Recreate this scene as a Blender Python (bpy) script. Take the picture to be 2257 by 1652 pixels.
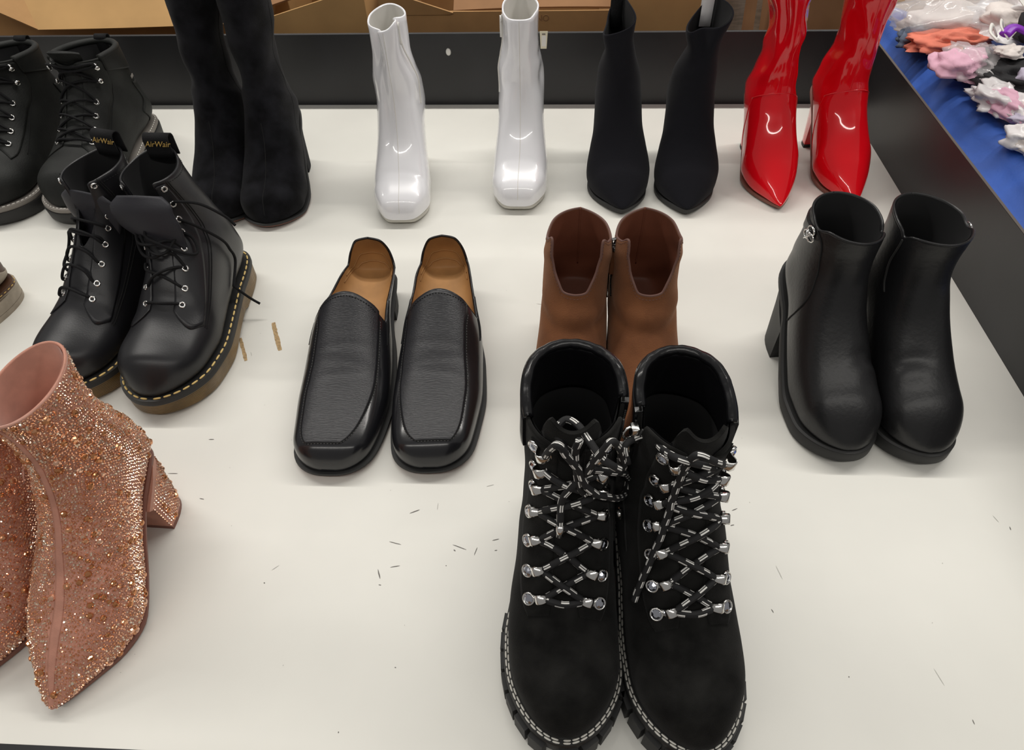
import bpy, math, random
import numpy as np
from mathutils import Vector, Matrix

for o in list(bpy.data.objects):
    bpy.data.objects.remove(o)
scene = bpy.context.scene
C = scene.collection
PI = math.pi
rnd = random.Random(7)

# ------------------------------------------------------------------ camera
FPX, CAM_H = 1500.0, 0.60
CAM_R = ((0.9987, 0.0174, -0.0488), (0.0458, -0.7384, 0.6729), (-0.0244, -0.6742, -0.7382))
cam_d = bpy.data.cameras.new('camera')
cam_d.sensor_width = 36.0
cam_d.lens = FPX / 2257 * 36.0
cam_d.clip_start = 0.02
cam = bpy.data.objects.new('camera', cam_d)
C.objects.link(cam)
m3 = Matrix([[r[0], -r[1], -r[2]] for r in CAM_R]).to_quaternion().to_matrix()
cam.matrix_world = Matrix.Translation((0, 0, CAM_H)) @ m3.to_4x4()
scene.camera = cam

# ------------------------------------------------------------------ world, lamps, exposure
world = bpy.data.worlds.new('shop_ambient')
scene.world = world
world.use_nodes = True
bg = world.node_tree.nodes['Background']
bg.inputs[0].default_value = (1.0, 0.97, 0.93, 1)
bg.inputs[1].default_value = 0.24
scene.view_settings.view_transform = 'Standard'
scene.view_settings.look = 'None'
scene.view_settings.exposure = 0.0
scene.view_settings.gamma = 1.0
scene.view_settings.use_curve_mapping = False


def tube_lamp(x, y, z, length, power, tilt=0.0):
    d = bpy.data.lights.new('ceiling_tube', 'AREA')
    d.shape = 'RECTANGLE'
    d.size = length
    d.size_y = 0.07
    d.energy = power
    d.color = (1.0, 0.965, 0.905)
    o = bpy.data.objects.new('ceiling_tube', d)
    C.objects.link(o)
    o.location = (x, y, z)
    o.rotation_euler = (tilt, 0, 0)
    return o


# rows of fluorescent tubes under the shop's ceiling, running across the table
tube_lamp(-0.2, 1.50, 2.2, 5.0, 68)
tube_lamp(0.0, 4.6, 2.2, 5.0, 40)
tube_lamp(0.1, -0.9, 2.2, 5.0, 30)


# ------------------------------------------------------------------ materials
MATS = {}


def mat(name, col, rough=0.5, metal=0.0, coat=0.0, sheen=0.0, bump=0.0, bscale=400, var=0.0, vscale=30,
        spec=0.5, trans=0.0, alpha=1.0, coat_rough=0.05, col2=None, stretch=None, sheen_col=None):
    if name in MATS:
        return MATS[name]
    m = bpy.data.materials.new(name)
    m.use_nodes = True
    nt = m.node_tree
    b = nt.nodes['Principled BSDF']
    b.inputs['Base Color'].default_value = (*col, 1)
    b.inputs['Roughness'].default_value = rough
    b.inputs['Metallic'].default_value = metal
    b.inputs['Coat Weight'].default_value = coat
    b.inputs['Coat Roughness'].default_value = coat_rough
    b.inputs['Sheen Weight'].default_value = sheen
    if sheen_col:
        b.inputs['Sheen Tint'].default_value = (*sheen_col, 1)
    b.inputs['Sheen Roughness'].default_value = 0.5
    b.inputs['Specular IOR Level'].default_value = spec
    b.inputs['Transmission Weight'].default_value = trans
    b.inputs['Alpha'].default_value = alpha
    tc = nt.nodes.new('ShaderNodeTexCoord')
    vec = tc.outputs['Object']
    if stretch:
        mp = nt.nodes.new('ShaderNodeMapping')
        mp.inputs['Scale'].default_value = stretch
        nt.links.new(vec, mp.inputs['Vector'])
        vec = mp.outputs['Vector']
    if var > 0 or col2:
        n = nt.nodes.new('ShaderNodeTexNoise')
        n.inputs['Scale'].default_value = vscale
        n.inputs['Detail'].default_value = 5
        nt.links.new(vec, n.inputs['Vector'])
        r = nt.nodes.new('ShaderNodeValToRGB')
        c2 = col2 if col2 else tuple(min(1, c * (1 + var)) for c in col)
        c1 = col if col2 else tuple(c * (1 - var) for c in col)
        r.color_ramp.elements[0].position = 0.35
        r.color_ramp.elements[1].position = 0.65
        r.color_ramp.elements[0].color = (*c1, 1)
        r.color_ramp.elements[1].color = (*c2, 1)
        nt.links.new(n.outputs['Fac'], r.inputs['Fac'])
        nt.links.new(r.outputs['Color'], b.inputs['Base Color'])
    if bump > 0:
        n = nt.nodes.new('ShaderNodeTexNoise')
        n.inputs['Scale'].default_value = bscale
        n.inputs['Detail'].default_value = 3
        nt.links.new(vec, n.inputs['Vector'])
        bp = nt.nodes.new('ShaderNodeBump')
        bp.inputs['Strength'].default_value = bump
        bp.inputs['Distance'].default_value = 0.001
        nt.links.new(n.outputs['Fac'], bp.inputs['Height'])
        nt.links.new(bp.outputs['Normal'], b.inputs['Normal'])
    MATS[name] = m
    return m


M_TABLE = mat('table_laminate', (0.76, 0.75, 0.70), 0.42, var=0.035, vscale=5, spec=0.4)
M_PANEL = mat('black_laminate', (0.012, 0.012, 0.014), 0.40, bump=0.05, bscale=60, var=0.25, vscale=9)
M_CHIP = mat('bare_chipboard', (0.42, 0.29, 0.15), 0.9, var=0.25, vscale=300)
M_SCUFF = mat('scuff', (0.16, 0.15, 0.14), 0.9)
M_SCUFF2 = mat('faint_scuff', (0.50, 0.49, 0.46), 0.9)
M_WHITE = mat('white_patent', (0.85, 0.85, 0.885), 0.22, coat=1.0)
M_WHITE_IN = mat('white_lining', (0.72, 0.70, 0.66), 0.7)
M_WHITE_SOLE = mat('white_sole', (0.62, 0.60, 0.54), 0.5)
M_SUEDE = mat('black_suede', (0.008, 0.008, 0.010), 0.95, sheen=0.06, bump=0.4, bscale=900, var=0.6, vscale=35, spec=0.1)
M_FABRIC = mat('black_stretch_fabric', (0.010, 0.010, 0.013), 0.95, sheen=0.05, bump=0.35, bscale=1500, spec=0.1)
M_NUBUCK = mat('black_nubuck', (0.010, 0.0098, 0.0092), 0.9, sheen=0.05, bump=0.4, bscale=1200, var=0.5, vscale=40, spec=0.12)
M_OILED = mat('oiled_black_leather', (0.012, 0.013, 0.012), 0.62, bump=0.3, bscale=500, var=0.35, vscale=25, spec=0.3)
M_SMOOTH = mat('smooth_black_leather', (0.011, 0.011, 0.013), 0.36, bump=0.08, bscale=700, spec=0.45)
M_TONGUE = mat('grey_black_leather', (0.020, 0.020, 0.026), 0.55, bump=0.12, bscale=500, spec=0.4)
M_SOFT = mat('soft_black_leather', (0.010, 0.010, 0.011), 0.35, bump=0.18, bscale=260, spec=0.45)
M_LOAFER = mat('burnished_black_leather', (0.010, 0.010, 0.012), 0.25, bump=0.05, bscale=500, spec=0.5, coat=0.25, coat_rough=0.12)
M_APRON = mat('textured_black_leather', (0.013, 0.013, 0.016), 0.36, bump=0.35, bscale=1100, spec=0.5, stretch=(0.14, 1, 1))
M_TAN = mat('tan_lining', (0.36, 0.18, 0.06), 0.65, var=0.2, vscale=20)
M_DARK_IN = mat('dark_lining', (0.012, 0.012, 0.013), 0.8)
M_RED = mat('red_patent', (0.74, 0.003, 0.010), 0.20, coat=1.0, spec=0.1)
M_RED_IN = mat('red_lining', (0.35, 0.02, 0.02), 0.7)
M_BROWN = mat('brown_suede', (0.125, 0.048, 0.021), 0.92, sheen=0.3, bump=0.4, bscale=900, col2=(0.185, 0.072, 0.030), vscale=26, spec=0.15, sheen_col=(1, 0.6, 0.4))
M_BROWN_IN = mat('brown_lining', (0.17, 0.056, 0.030), 0.55, var=0.2, vscale=15)
M_BROWN_EDGE = mat('brown_binding', (0.15, 0.075, 0.06), 0.6)
M_PATENT = mat('black_soft_patent', (0.006, 0.006, 0.007), 0.26, bump=0.35, bscale=110, coat=0.15, spec=0.35)
M_RUBBER = mat('black_rubber', (0.016, 0.016, 0.016), 0.6)
M_GREYWELT = mat('grey_welt', (0.22, 0.20, 0.18), 0.7)
M_AMBER = mat('amber_sole', (0.16, 0.10, 0.035), 0.35, var=0.25, vscale=30)
M_REDSOLE = mat('brown_leather_sole', (0.20, 0.075, 0.05), 0.5)
M_CHROME = mat('chrome', (0.75, 0.74, 0.72), 0.14, metal=1.0)
M_GUN = mat('gunmetal', (0.25, 0.25, 0.25), 0.25, metal=1.0)
M_GEM = mat('clear_stone', (0.55, 0.57, 0.64), 0.06, metal=1.0)
M_LACE = mat('black_lace', (0.010, 0.010, 0.011), 0.85, bump=0.5, bscale=900, spec=0.2)
M_YSTITCH = mat('yellow_stitch', (0.80, 0.58, 0.22), 0.6)
M_WSTITCH = mat('white_stitch', (0.72, 0.70, 0.64), 0.7)
M_GSTITCH = mat('grey_stitch', (0.13, 0.13, 0.13), 0.8)
M_BSTITCH = mat('black_stitch', (0.004, 0.004, 0.004), 0.9)
M_GOLD = mat('gold_print', (0.55, 0.36, 0.10), 0.5)
M_ROSE = mat('rose_mesh', (0.52, 0.24, 0.17), 0.55, var=0.12, vscale=60, bump=0.3, bscale=1500)
M_ROSE_IN = mat('rose_satin', (0.62, 0.32, 0.24), 0.35, sheen=0.4, var=0.15, vscale=40)
M_ROSEGEM = mat('rose_stone', (0.92, 0.55, 0.38), 0.12, metal=0.85)
M_ROSEGEM2 = mat('copper_stone', (0.80, 0.40, 0.22), 0.16, metal=0.85)
M_BIGGEM = mat('amber_stone', (0.62, 0.27, 0.12), 0.10, metal=0.8)
M_PALEGEM = mat('pale_stone', (1.0, 0.86, 0.70), 0.08, metal=0.85)
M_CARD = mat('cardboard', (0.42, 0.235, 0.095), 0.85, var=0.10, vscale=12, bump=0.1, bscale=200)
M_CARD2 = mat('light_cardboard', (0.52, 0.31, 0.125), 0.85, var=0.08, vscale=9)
M_CARD3 = mat('shaded_cardboard', (0.30, 0.155, 0.07), 0.85, var=0.10, vscale=12)  # carton-interior shade put into the colour; also serves darker boards and the print
M_GREYCARD = mat('grey_board', (0.24, 0.19, 0.14), 0.85, var=0.2, vscale=30, stretch=(1, 1, 6))
M_BLUE = mat('blue_cloth', (0.012, 0.085, 0.42), 0.6, bump=0.3, bscale=300, var=0.12, vscale=20, sheen=0.2)
M_BLACKCLOTH = mat('black_cloth', (0.012, 0.012, 0.014), 0.85, bump=0.4, bscale=150)
M_CORAL = mat('coral_cloth', (0.72, 0.20, 0.13), 0.75, bump=0.4, bscale=120, var=0.1, vscale=40)
M_PINK = mat('pink_cloth', (0.72, 0.42, 0.54), 0.75, bump=0.3, bscale=120)
M_PALE = mat('pale_cloth', (0.72, 0.66, 0.63), 0.8, bump=0.3, bscale=100, var=0.1, vscale=30)
M_GREYBLUE = mat('grey_blue_cloth', (0.10, 0.13, 0.19), 0.85, bump=0.4, bscale=150, var=0.4, vscale=60)
M_LILAC = mat('lilac_cloth', (0.50, 0.46, 0.58), 0.7, bump=0.3, bscale=100)
M_PURPLE = mat('purple_plastic', (0.22, 0.02, 0.45), 0.35)
M_POLY = mat('clear_poly', (0.85, 0.83, 0.84), 0.12, alpha=0.34, coat=0.6, bump=0.8, bscale=70)
M_POLYW = mat('white_poly', (0.86, 0.84, 0.85), 0.25, alpha=0.82, coat=0.3, bump=0.6, bscale=60)
M_PLASTIC = mat('white_plastic', (0.75, 0.74, 0.70), 0.4)
M_BROWNLEATHER = mat('brown_leather', (0.075, 0.034, 0.018), 0.42, var=0.3, vscale=25, bump=0.1, bscale=400)
M_GREIGE = mat('greige_heel', (0.33, 0.28, 0.22), 0.6, var=0.15, vscale=60)
M_EDGE = mat('board_edge', (0.085, 0.068, 0.058), 0.6)
M_PAPER = mat('paper_tag', (0.72, 0.68, 0.52), 0.7)


def wood_mat():
    m = bpy.data.materials.new('wood_planks')
    m.use_nodes = True
    nt = m.node_tree
    b = nt.nodes['Principled BSDF']
    tc = nt.nodes.new('ShaderNodeTexCoord')
    mp = nt.nodes.new('ShaderNodeMapping')
    mp.inputs['Scale'].default_value = (1.2, 22, 1)
    n = nt.nodes.new('ShaderNodeTexNoise')
    n.inputs['Scale'].default_value = 4
    n.inputs['Detail'].default_value = 6
    r = nt.nodes.new('ShaderNodeValToRGB')
    r.color_ramp.elements[0].position = 0.35
    r.color_ramp.elements[0].color = (0.10, 0.055, 0.03, 1)
    r.color_ramp.elements[1].position = 0.7
    r.color_ramp.elements[1].color = (0.36, 0.23, 0.13, 1)
    nt.links.new(tc.outputs['Object'], mp.inputs['Vector'])
    nt.links.new(mp.outputs['Vector'], n.inputs['Vector'])
    nt.links.new(n.outputs['Fac'], r.inputs['Fac'])
    nt.links.new(r.outputs['Color'], b.inputs['Base Color'])
    b.inputs['Roughness'].default_value = 0.55
    return m


M_WOOD = wood_mat()


def lace_mat():
    """black cord with white flecks woven in, laid out along the cord by its UV map"""
    m = bpy.data.materials.new('flecked_cord')
    m.use_nodes = True
    nt = m.node_tree
    b = nt.nodes['Principled BSDF']
    b.inputs['Roughness'].default_value = 0.8
    uv = nt.nodes.new('ShaderNodeUVMap')
    sx = nt.nodes.new('ShaderNodeSeparateXYZ')
    nt.links.new(uv.outputs['UV'], sx.inputs[0])

    def math_node(op, a, bval=None, blink=None):
        n = nt.nodes.new('ShaderNodeMath')
        n.operation = op
        if isinstance(a, (int, float)):
            n.inputs[0].default_value = a
        else:
            nt.links.new(a, n.inputs[0])
        if blink is not None:
            nt.links.new(blink, n.inputs[1])
        elif bval is not None:
            n.inputs[1].default_value = bval
        return n.outputs[0]
    # U = metres along, V = 0..1 around
    v3 = math_node('MULTIPLY', sx.outputs['Y'], 3.0)
    fl = math_node('FLOOR', v3)
    sh = math_node('MULTIPLY', fl, 0.37)
    u = math_node('MULTIPLY', sx.outputs['X'], 1 / 0.0155)
    u2 = math_node('ADD', u, None, sh)
    fr = math_node('FRACT', u2)
    on = math_node('LESS_THAN', fr, 0.42)
    fv = math_node('FRACT', v3)
    b1 = math_node('LESS_THAN', math_node('ABSOLUTE', math_node('SUBTRACT', fv, 0.30)), 0.11)
    b2 = math_node('LESS_THAN', math_node('ABSOLUTE', math_node('SUBTRACT', fv, 0.62)), 0.09)
    bb = math_node('MAXIMUM', b1, None, b2)
    k = math_node('MULTIPLY', on, None, bb)
    mx = nt.nodes.new('ShaderNodeMix')
    mx.data_type = 'RGBA'
    mx.inputs[6].default_value = (0.009, 0.009, 0.010, 1)
    mx.inputs[7].default_value = (0.78, 0.77, 0.74, 1)
    nt.links.new(k, mx.inputs[0])
    nt.links.new(mx.outputs[2], b.inputs['Base Color'])
    return m


M_FLECK = lace_mat()


# ------------------------------------------------------------------ mesh helpers
def obj(name, verts, faces, m, parent=None, smooth=True, uvs=None):
    me = bpy.data.meshes.new(name)
    me.from_pydata([tuple(map(float, v)) for v in verts], [], [tuple(f) for f in faces])
    if smooth:
        me.polygons.foreach_set('use_smooth', [True] * len(me.polygons))
    if uvs is not None:
        ul = me.uv_layers.new(name='UVMap')
        for p in me.polygons:
            for li, vi in zip(p.loop_indices, p.vertices):
                ul.data[li].uv = uvs[vi]
    me.materials.append(m)
    me.update()
    o = bpy.data.objects.new(name, me)
    C.objects.link(o)
    if parent:
        o.parent = parent
    return o


def thing(name, label, cat, loc=(0, 0, 0), rz=0.0, group=None):
    o = bpy.data.objects.new(name, None)
    o.empty_display_size = 0.05
    C.objects.link(o)
    o.location = loc
    o.rotation_euler = (0, 0, rz)
    tag(o, label, cat, group)
    return o


def tag(o, label, cat, group=None):
    o['label'] = label
    o['category'] = cat
    if group:
        o['group'] = group
    return o


def box_data(x0, x1, y0, y1, z0, z1, bev=0.0):
    v = [(x0, y0, z0), (x1, y0, z0), (x1, y1, z0), (x0, y1, z0), (x0, y0, z1), (x1, y0, z1), (x1, y1, z1), (x0, y1, z1)]
    f = [(0, 3, 2, 1), (4, 5, 6, 7), (0, 1, 5, 4), (1, 2, 6, 5), (2, 3, 7, 6), (3, 0, 4, 7)]
    return v, f


def box(name, b, m, parent=None, bevel=0.0):
    v, f = box_data(*b)
    o = obj(name, v, f, m, parent, smooth=False)
    if bevel > 0:
        md = o.modifiers.new('bevel', 'BEVEL')
        md.width = bevel
        md.segments = 2
    return o


def pchip(xk, yk, x):
    xk = np.asarray(xk, float)
    yk = np.asarray(yk, float)
    h = np.diff(xk)
    d = np.diff(yk) / h
    n = len(xk)
    s = np.zeros(n)
    for i in range(1, n - 1):
        if d[i - 1] * d[i] > 0:
            w1 = 2 * h[i] + h[i - 1]
            w2 = h[i] + 2 * h[i - 1]
            s[i] = (w1 + w2) / (w1 / d[i - 1] + w2 / d[i])
    s[0] = d[0]
    s[-1] = d[-1]
    x = np.clip(np.asarray(x, float), xk[0], xk[-1])
    i = np.clip(np.searchsorted(xk, x, side='right') - 1, 0, n - 2)
    u = (x - xk[i]) / h[i]
    return ((1 + 2 * u) * (1 - u) ** 2 * yk[i] + u * (1 - u) ** 2 * h[i] * s[i]
            + u * u * (3 - 2 * u) * yk[i + 1] + u * u * (u - 1) * h[i] * s[i + 1])


def crspline(pts, per=8):
    """Catmull-Rom through the points"""
    P = np.asarray(pts, float)
    if len(P) < 3:
        return P
    P = np.vstack([2 * P[0] - P[1], P, 2 * P[-1] - P[-2]])
    out = []
    for i in range(1, len(P) - 2):
        for k in range(per):
            u = k / per
            out.append(0.5 * ((2 * P[i]) + (-P[i - 1] + P[i + 1]) * u + (2 * P[i - 1] - 5 * P[i] + 4 * P[i + 1] - P[i + 2]) * u ** 2
                              + (-P[i - 1] + 3 * P[i] - 3 * P[i + 1] + P[i + 2]) * u ** 3))
    out.append(P[-2])
    return np.array(out)


def tube_data(pts, r, sides=8, flat=1.0):
    P = np.asarray(pts, float)
    n = len(P)
    T = np.gradient(P, axis=0)
    T /= np.linalg.norm(T, axis=1)[:, None] + 1e-12
    up = np.array([0, 0, 1.0]) if abs(T[0][2]) < 0.9 else np.array([1.0, 0, 0])
    N = up - T[0] * up.dot(T[0])
    N /= np.linalg.norm(N)
    V, F, U = [], [], []
    rr = np.broadcast_to(np.asarray(r, float), (n,))
    L = np.concatenate([[0], np.cumsum(np.linalg.norm(np.diff(P, axis=0), axis=1))])
    for i in range(n):
        N = N - T[i] * N.dot(T[i])
        N /= np.linalg.norm(N) + 1e-12
        B = np.cross(T[i], N)
        for k in range(sides + 1):
            a = 2 * PI * k / sides
            V.append(P[i] + (N * math.cos(a) * flat + B * math.sin(a)) * rr[i])
            U.append((L[i], k / sides))
    s1 = sides + 1
    for i in range(n - 1):
        for k in range(sides):
            F.append((i * s1 + k, i * s1 + k + 1, (i + 1) * s1 + k + 1, (i + 1) * s1 + k))
    F.append(tuple(range(sides - 1, -1, -1)))
    F.append(tuple((n - 1) * s1 + k for k in range(sides)))
    return V, F, U


def tube(name, pts, r, m, parent=None, sides=8, flat=1.0):
    V, F, U = tube_data(pts, r, sides, flat)
    return obj(name, V, F, m, parent, uvs=U)


class Join:
    """collects several shapes into the one mesh of a part"""
    def __init__(self):
        self.v, self.f, self.u = [], [], []

    def add(self, V, F, U=None):
        o = len(self.v)
        self.v += [tuple(map(float, p)) for p in V]
        self.f += [tuple(i + o for i in f) for f in F]
        self.u += list(U) if U is not None else [(0, 0)] * len(V)

    def build(self, name, m, parent=None, smooth=True, uv=False):
        return obj(name, self.v, self.f, m, parent, smooth, self.u if uv else None)


def frame_from(n, t):
    n = np.asarray(n, float)
    n = n / np.linalg.norm(n)
    t = np.asarray(t, float)
    t = t - n * t.dot(n)
    t = t / (np.linalg.norm(t) + 1e-12)
    b = np.cross(n, t)
    return t, b, n


def torus_data(c, n, t, R, r, su=14, sv=6, sx=1.0):
    t, b, n = frame_from(n, t)
    V, F = [], []
    for i in range(su):
        a = 2 * PI * i / su
        for k in range(sv):
            q = 2 * PI * k / sv
            rad = R + r * math.cos(q)
            V.append(np.asarray(c) + (t * math.cos(a) * sx + b * math.sin(a)) * rad + n * r * math.sin(q))
    for i in range(su):
        for k in range(sv):
            F.append((i * sv + k, ((i + 1) % su) * sv + k, ((i + 1) % su) * sv + (k + 1) % sv, i * sv + (k + 1) % sv))
    return V, F


def lathe_data(c, n, t, prof, su=14):
    """prof: (radius, height) pairs along n"""
    t, b, n = frame_from(n, t)
    V, F = [], []
    for (r, h) in prof:
        for i in range(su):
            a = 2 * PI * i / su
            V.append(np.asarray(c) + (t * math.cos(a) + b * math.sin(a)) * r + n * h)
    for j in range(len(prof) - 1):
        for i in range(su):
            F.append((j * su + i, j * su + (i + 1) % su, (j + 1) * su + (i + 1) % su, (j + 1) * su + i))
    F.append(tuple(range(su - 1, -1, -1)))
    F.append(tuple((len(prof) - 1) * su + i for i in range(su)))
    return V, F


# ------------------------------------------------------------------ shoe surface
class Shoe:
    """A shoe's upper as a surface S(t, phi). Rings run from the toe (t=0) over the instep and up the shaft;
    each ring joins a point of the sole/back line to a point of the vamp/shin line.
    key = (d_back, z_back, d_front, z_front, half_width, s_max, p_low, p_high, y_shift), millimetres.
    Local frame: toe at the origin pointing to -Y, heel to +Y, inner side of the foot at +X (mirrored when m=-1).
    phi: 0 back/sole line, pi/2 inner side, pi front line, 3pi/2 outer side."""

    def __init__(s, keys, toe=(50, 2.0), hgt=(30, 2.0), m=1, disp=None, deform=None):
        K = np.array(keys, float)
        K[:, [0, 1, 2, 3, 4, 8]] *= 0.001
        s.K = K
        s.T = len(K) - 1
        s.tk = np.arange(len(K))
        s.toe = (toe[0] * 0.001, toe[1])
        s.hgt = (hgt[0] * 0.001, hgt[1])
        s.m = m
        s.disp = disp
        s.deform = deform
        s.d0 = K[0, 0]

    def col(s, i, t):
        return pchip(s.tk, s.K[:, i], t)

    @staticmethod
    def rounding(u, n):
        u = np.clip(u, 0, 1)
        return (1 - (1 - u) ** n) ** (1 / n)

    def base(s, t, ph):
        t = np.asarray(t, float)
        ph = np.asarray(ph, float)
        t, ph = np.broadcast_arrays(t, ph)
        tc = np.clip(t, 0, s.T)
        db, zb, df, zf, w, sm, pb, pt, yc = [s.col(i, tc) for i in range(9)]
        # straight on past the last ring
        ex = t - tc
        if np.any(ex > 0):
            e = 1e-3
            db = db + ex * (s.K[-1, 0] - s.K[-2, 0])
            zb = zb + ex * (s.K[-1, 1] - s.K[-2, 1])
            df = df + ex * (s.K[-1, 2] - s.K[-2, 2])
            zf = zf + ex * (s.K[-1, 3] - s.K[-2, 3])
        wf = s.rounding((db - s.d0) / s.toe[0], s.toe[1])
        hf = s.rounding((db - s.d0) / s.hgt[0], s.hgt[1])
        w = w * wf
        df = db + (df - db) * hf
        zf = zb + (zf - zb) * hf
        sn = np.sin(ph)
        cs = np.cos(ph)
        low = cs > 0
        p = np.where(low, pb, pt)
        lat = np.sign(sn) * w * np.abs(sn) ** (2 / p)
        ac = np.abs(cs) ** (2 / p)
        q = np.where(low, sm * (1 - ac), sm + (1 - sm) * ac)
        P = np.stack([yc + lat, db + (df - db) * q, zb + (zf - zb) * q], -1)
        if s.deform:
            P = s.deform(P, t, ph)
        return P

    def raw_n(s, t, ph):
        e = 1e-3
        a = s.base(t, ph + e) - s.base(t, ph - e)
        b = s.base(np.asarray(t) + e * 5, ph) - s.base(np.asarray(t) - e * 5, ph)
        n = np.cross(a, b)
        n /= np.linalg.norm(n, axis=-1)[..., None] + 1e-15
        c = 0.5 * (s.base(t, np.zeros_like(ph)) + s.base(t, np.zeros_like(ph) + PI))
        sg = np.sign(np.sum(n * (s.base(t, ph) - c), -1))
        sg = np.where(sg == 0, 1, sg)
        return n * sg[..., None]

    def ev(s, t, ph, off=0.0):
        t = np.asarray(t, float)
        ph = np.asarray(ph, float)
        t, ph = np.broadcast_arrays(t, ph)
        P = s.base(t, ph)
        n = s.raw_n(t, ph)
        dd = off
        if s.disp is not None:
            dd = dd + s.disp(t, ph, P)
        P = P + n * np.asarray(dd)[..., None] if np.ndim(dd) else P + n * dd
        P = P.copy()
        P[..., 0] *= s.m
        return P

    def nrm(s, t, ph):
        n = s.raw_n(np.asarray(t, float), np.asarray(ph, float)).copy()
        n[..., 0] *= s.m
        return n

    def phx(s, t, x):
        """phi on the front (top) half at lateral offset x (metres, + = inner side)"""
        w = float(s.col(4, t))
        pt = float(s.col(7, t))
        a = math.asin(min(1, (abs(x) / w)) ** (pt / 2))
        return PI - a if x > 0 else PI + a

    def pt(s, t, x, off=0.0):
        return s.ev(np.array(float(t)), np.array(s.phx(t, x)), off)

    def set_topline(s, tks, phks):
        """upper edge: tmax given at phi keys 0..2pi"""
        s.tmax = lambda ph: pchip(phks, tks, np.mod(ph, 2 * PI))

    def topline_dz(s, dk, zk, t_lo, inner=None):
        """upper edge from a side-view line z(d); found on each phi by scanning t"""
        phs = np.linspace(0, 2 * PI, 181)
        ts = np.linspace(t_lo, s.T + 1.0, 500)
        out = []
        for p in phs:
            P = s.base(ts, np.full_like(ts, p))
            zk2 = inner if (inner is not None and p < PI) else zk
            zt = pchip(dk, zk2, P[:, 1] * 1000) / 1000
            k = np.argmax(P[:, 2] > zt)
            out.append(ts[k] if P[k, 2] > zt[k] else ts[-1])
        out = np.array(out)
        ker = np.array([1, 2, 3, 2, 1]) / 9.0
        o2 = np.convolve(np.concatenate([out[-4:-1], out, out[1:4]]), ker, 'same')[3:-3]
        s.tmax = lambda ph: np.interp(np.mod(ph, 2 * PI), phs, o2)

    def grid(s, t0, n_t, n_p, off, power=1.0, tfix=None):
        ph = np.linspace(0, 2 * PI, n_p, endpoint=False)
        tm = s.tmax(ph)
        tf = tfix if tfix is not None else min(tm.min() - 0.3, s.T * 0.35)
        tau = np.linspace(0, 1, n_t) ** power
        tt = t0 + tau * (s.T - t0)
        rows = np.where(tt[:, None] < tf, tt[:, None], tf + (tt[:, None] - tf) * (tm[None, :] - tf) / (s.T - tf))
        pp = np.broadcast_to(ph[None, :], rows.shape)
        return s.ev(rows, pp, off), rows, pp

    def upper(s, name, m, root, th=0.0025, n_t=96, n_p=72, rim_m=None, rim_r=0.0, close=True):
        G, rows, pp = s.grid(0.012, n_t, n_p, 0.0, 1.5)
        top = G[-1]
        inn = s.ev(rows[-1], pp[-1], -th)
        mid = 0.5 * (top + inn)
        tang = top - G[-2]
        tang /= np.linalg.norm(tang, axis=1)[:, None] + 1e-12
        mid = mid + tang * th * 0.45
        low = s.ev(np.maximum(rows[-1] - 0.18, 0.1), pp[-1], -th)
        A = np.concatenate([G, mid[None], inn[None], low[None]])
        V = A.reshape(-1, 3)
        nt2 = len(A)
        F = []
        for i in range(nt2 - 1):
            for k in range(n_p):
                a, b = i * n_p + k, i * n_p + (k + 1) % n_p
                F.append((a, b, b + n_p, a + n_p))
        F.append(tuple(range(n_p - 1, -1, -1)))
        if s.m > 0:
            F = [f[::-1] for f in F]
        o = obj(name, V, F, m, root)
        if rim_m is not None:
            loop = np.vstack([mid, mid[:2]])
            R = []
            tube('topline_binding', loop, rim_r, rim_m, root, sides=6)
        return o

    def lining(s, m, root, th=0.003, t0=2.0, n_t=40, n_p=48, name='lining'):
        G, rows, pp = s.grid(t0, n_t, n_p, -th)
        V = G.reshape(-1, 3)
        F = []
        for i in range(n_t - 1):
            for k in range(n_p):
                a, b = i * n_p + k, i * n_p + (k + 1) % n_p
                F.append((a, b, b + n_p, a + n_p))
        F.append(tuple(range(n_p - 1, -1, -1)))
        if s.m < 0:
            F = [f[::-1] for f in F]
        return obj(name, V, F, m, root)

    def patch(s, name, fn, nu, nv, off, m, root, skirt=0.0006, soft=True):
        """raised panel: fn(u, v) -> (t, phi) for u, v in 0..1"""
        u, v = np.meshgrid(np.linspace(0, 1, nu), np.linspace(0, 1, nv), indexing='ij')
        t, ph = fn(u, v)
        G = s.ev(t, ph, off)
        D = s.ev(t, ph, -skirt)
        V = list(G.reshape(-1, 3)) + list(D.reshape(-1, 3))
        n = nu * nv
        F = [(i * nv + k, i * nv + k + 1, (i + 1) * nv + k + 1, (i + 1) * nv + k) for i in range(nu - 1) for k in range(nv - 1)]
        bd = [i * nv for i in range(nu)] + [(nu - 1) * nv + k for k in range(1, nv)] + \
             [i * nv + nv - 1 for i in range(nu - 2, -1, -1)] + [k for k in range(nv - 2, 0, -1)]
        for a, b in zip(bd, bd[1:] + bd[:1]):
            F.append((a, b, b + n, a + n))
        o = obj(name, V, F, m, root)
        # keep the panel's edge crisp
        me = o.data
        nf = (nu - 1) * (nv - 1)
        for i, p in enumerate(me.polygons):
            p.use_smooth = i < nf
        return o

    def path(s, tp, per=8, off=0.0):
        """polyline of (t, phi) smoothed and laid on the surface"""
        q = crspline(np.array([(a, b) for a, b in tp]), per)
        return s.ev(q[:, 0], q[:, 1], off)

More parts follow.
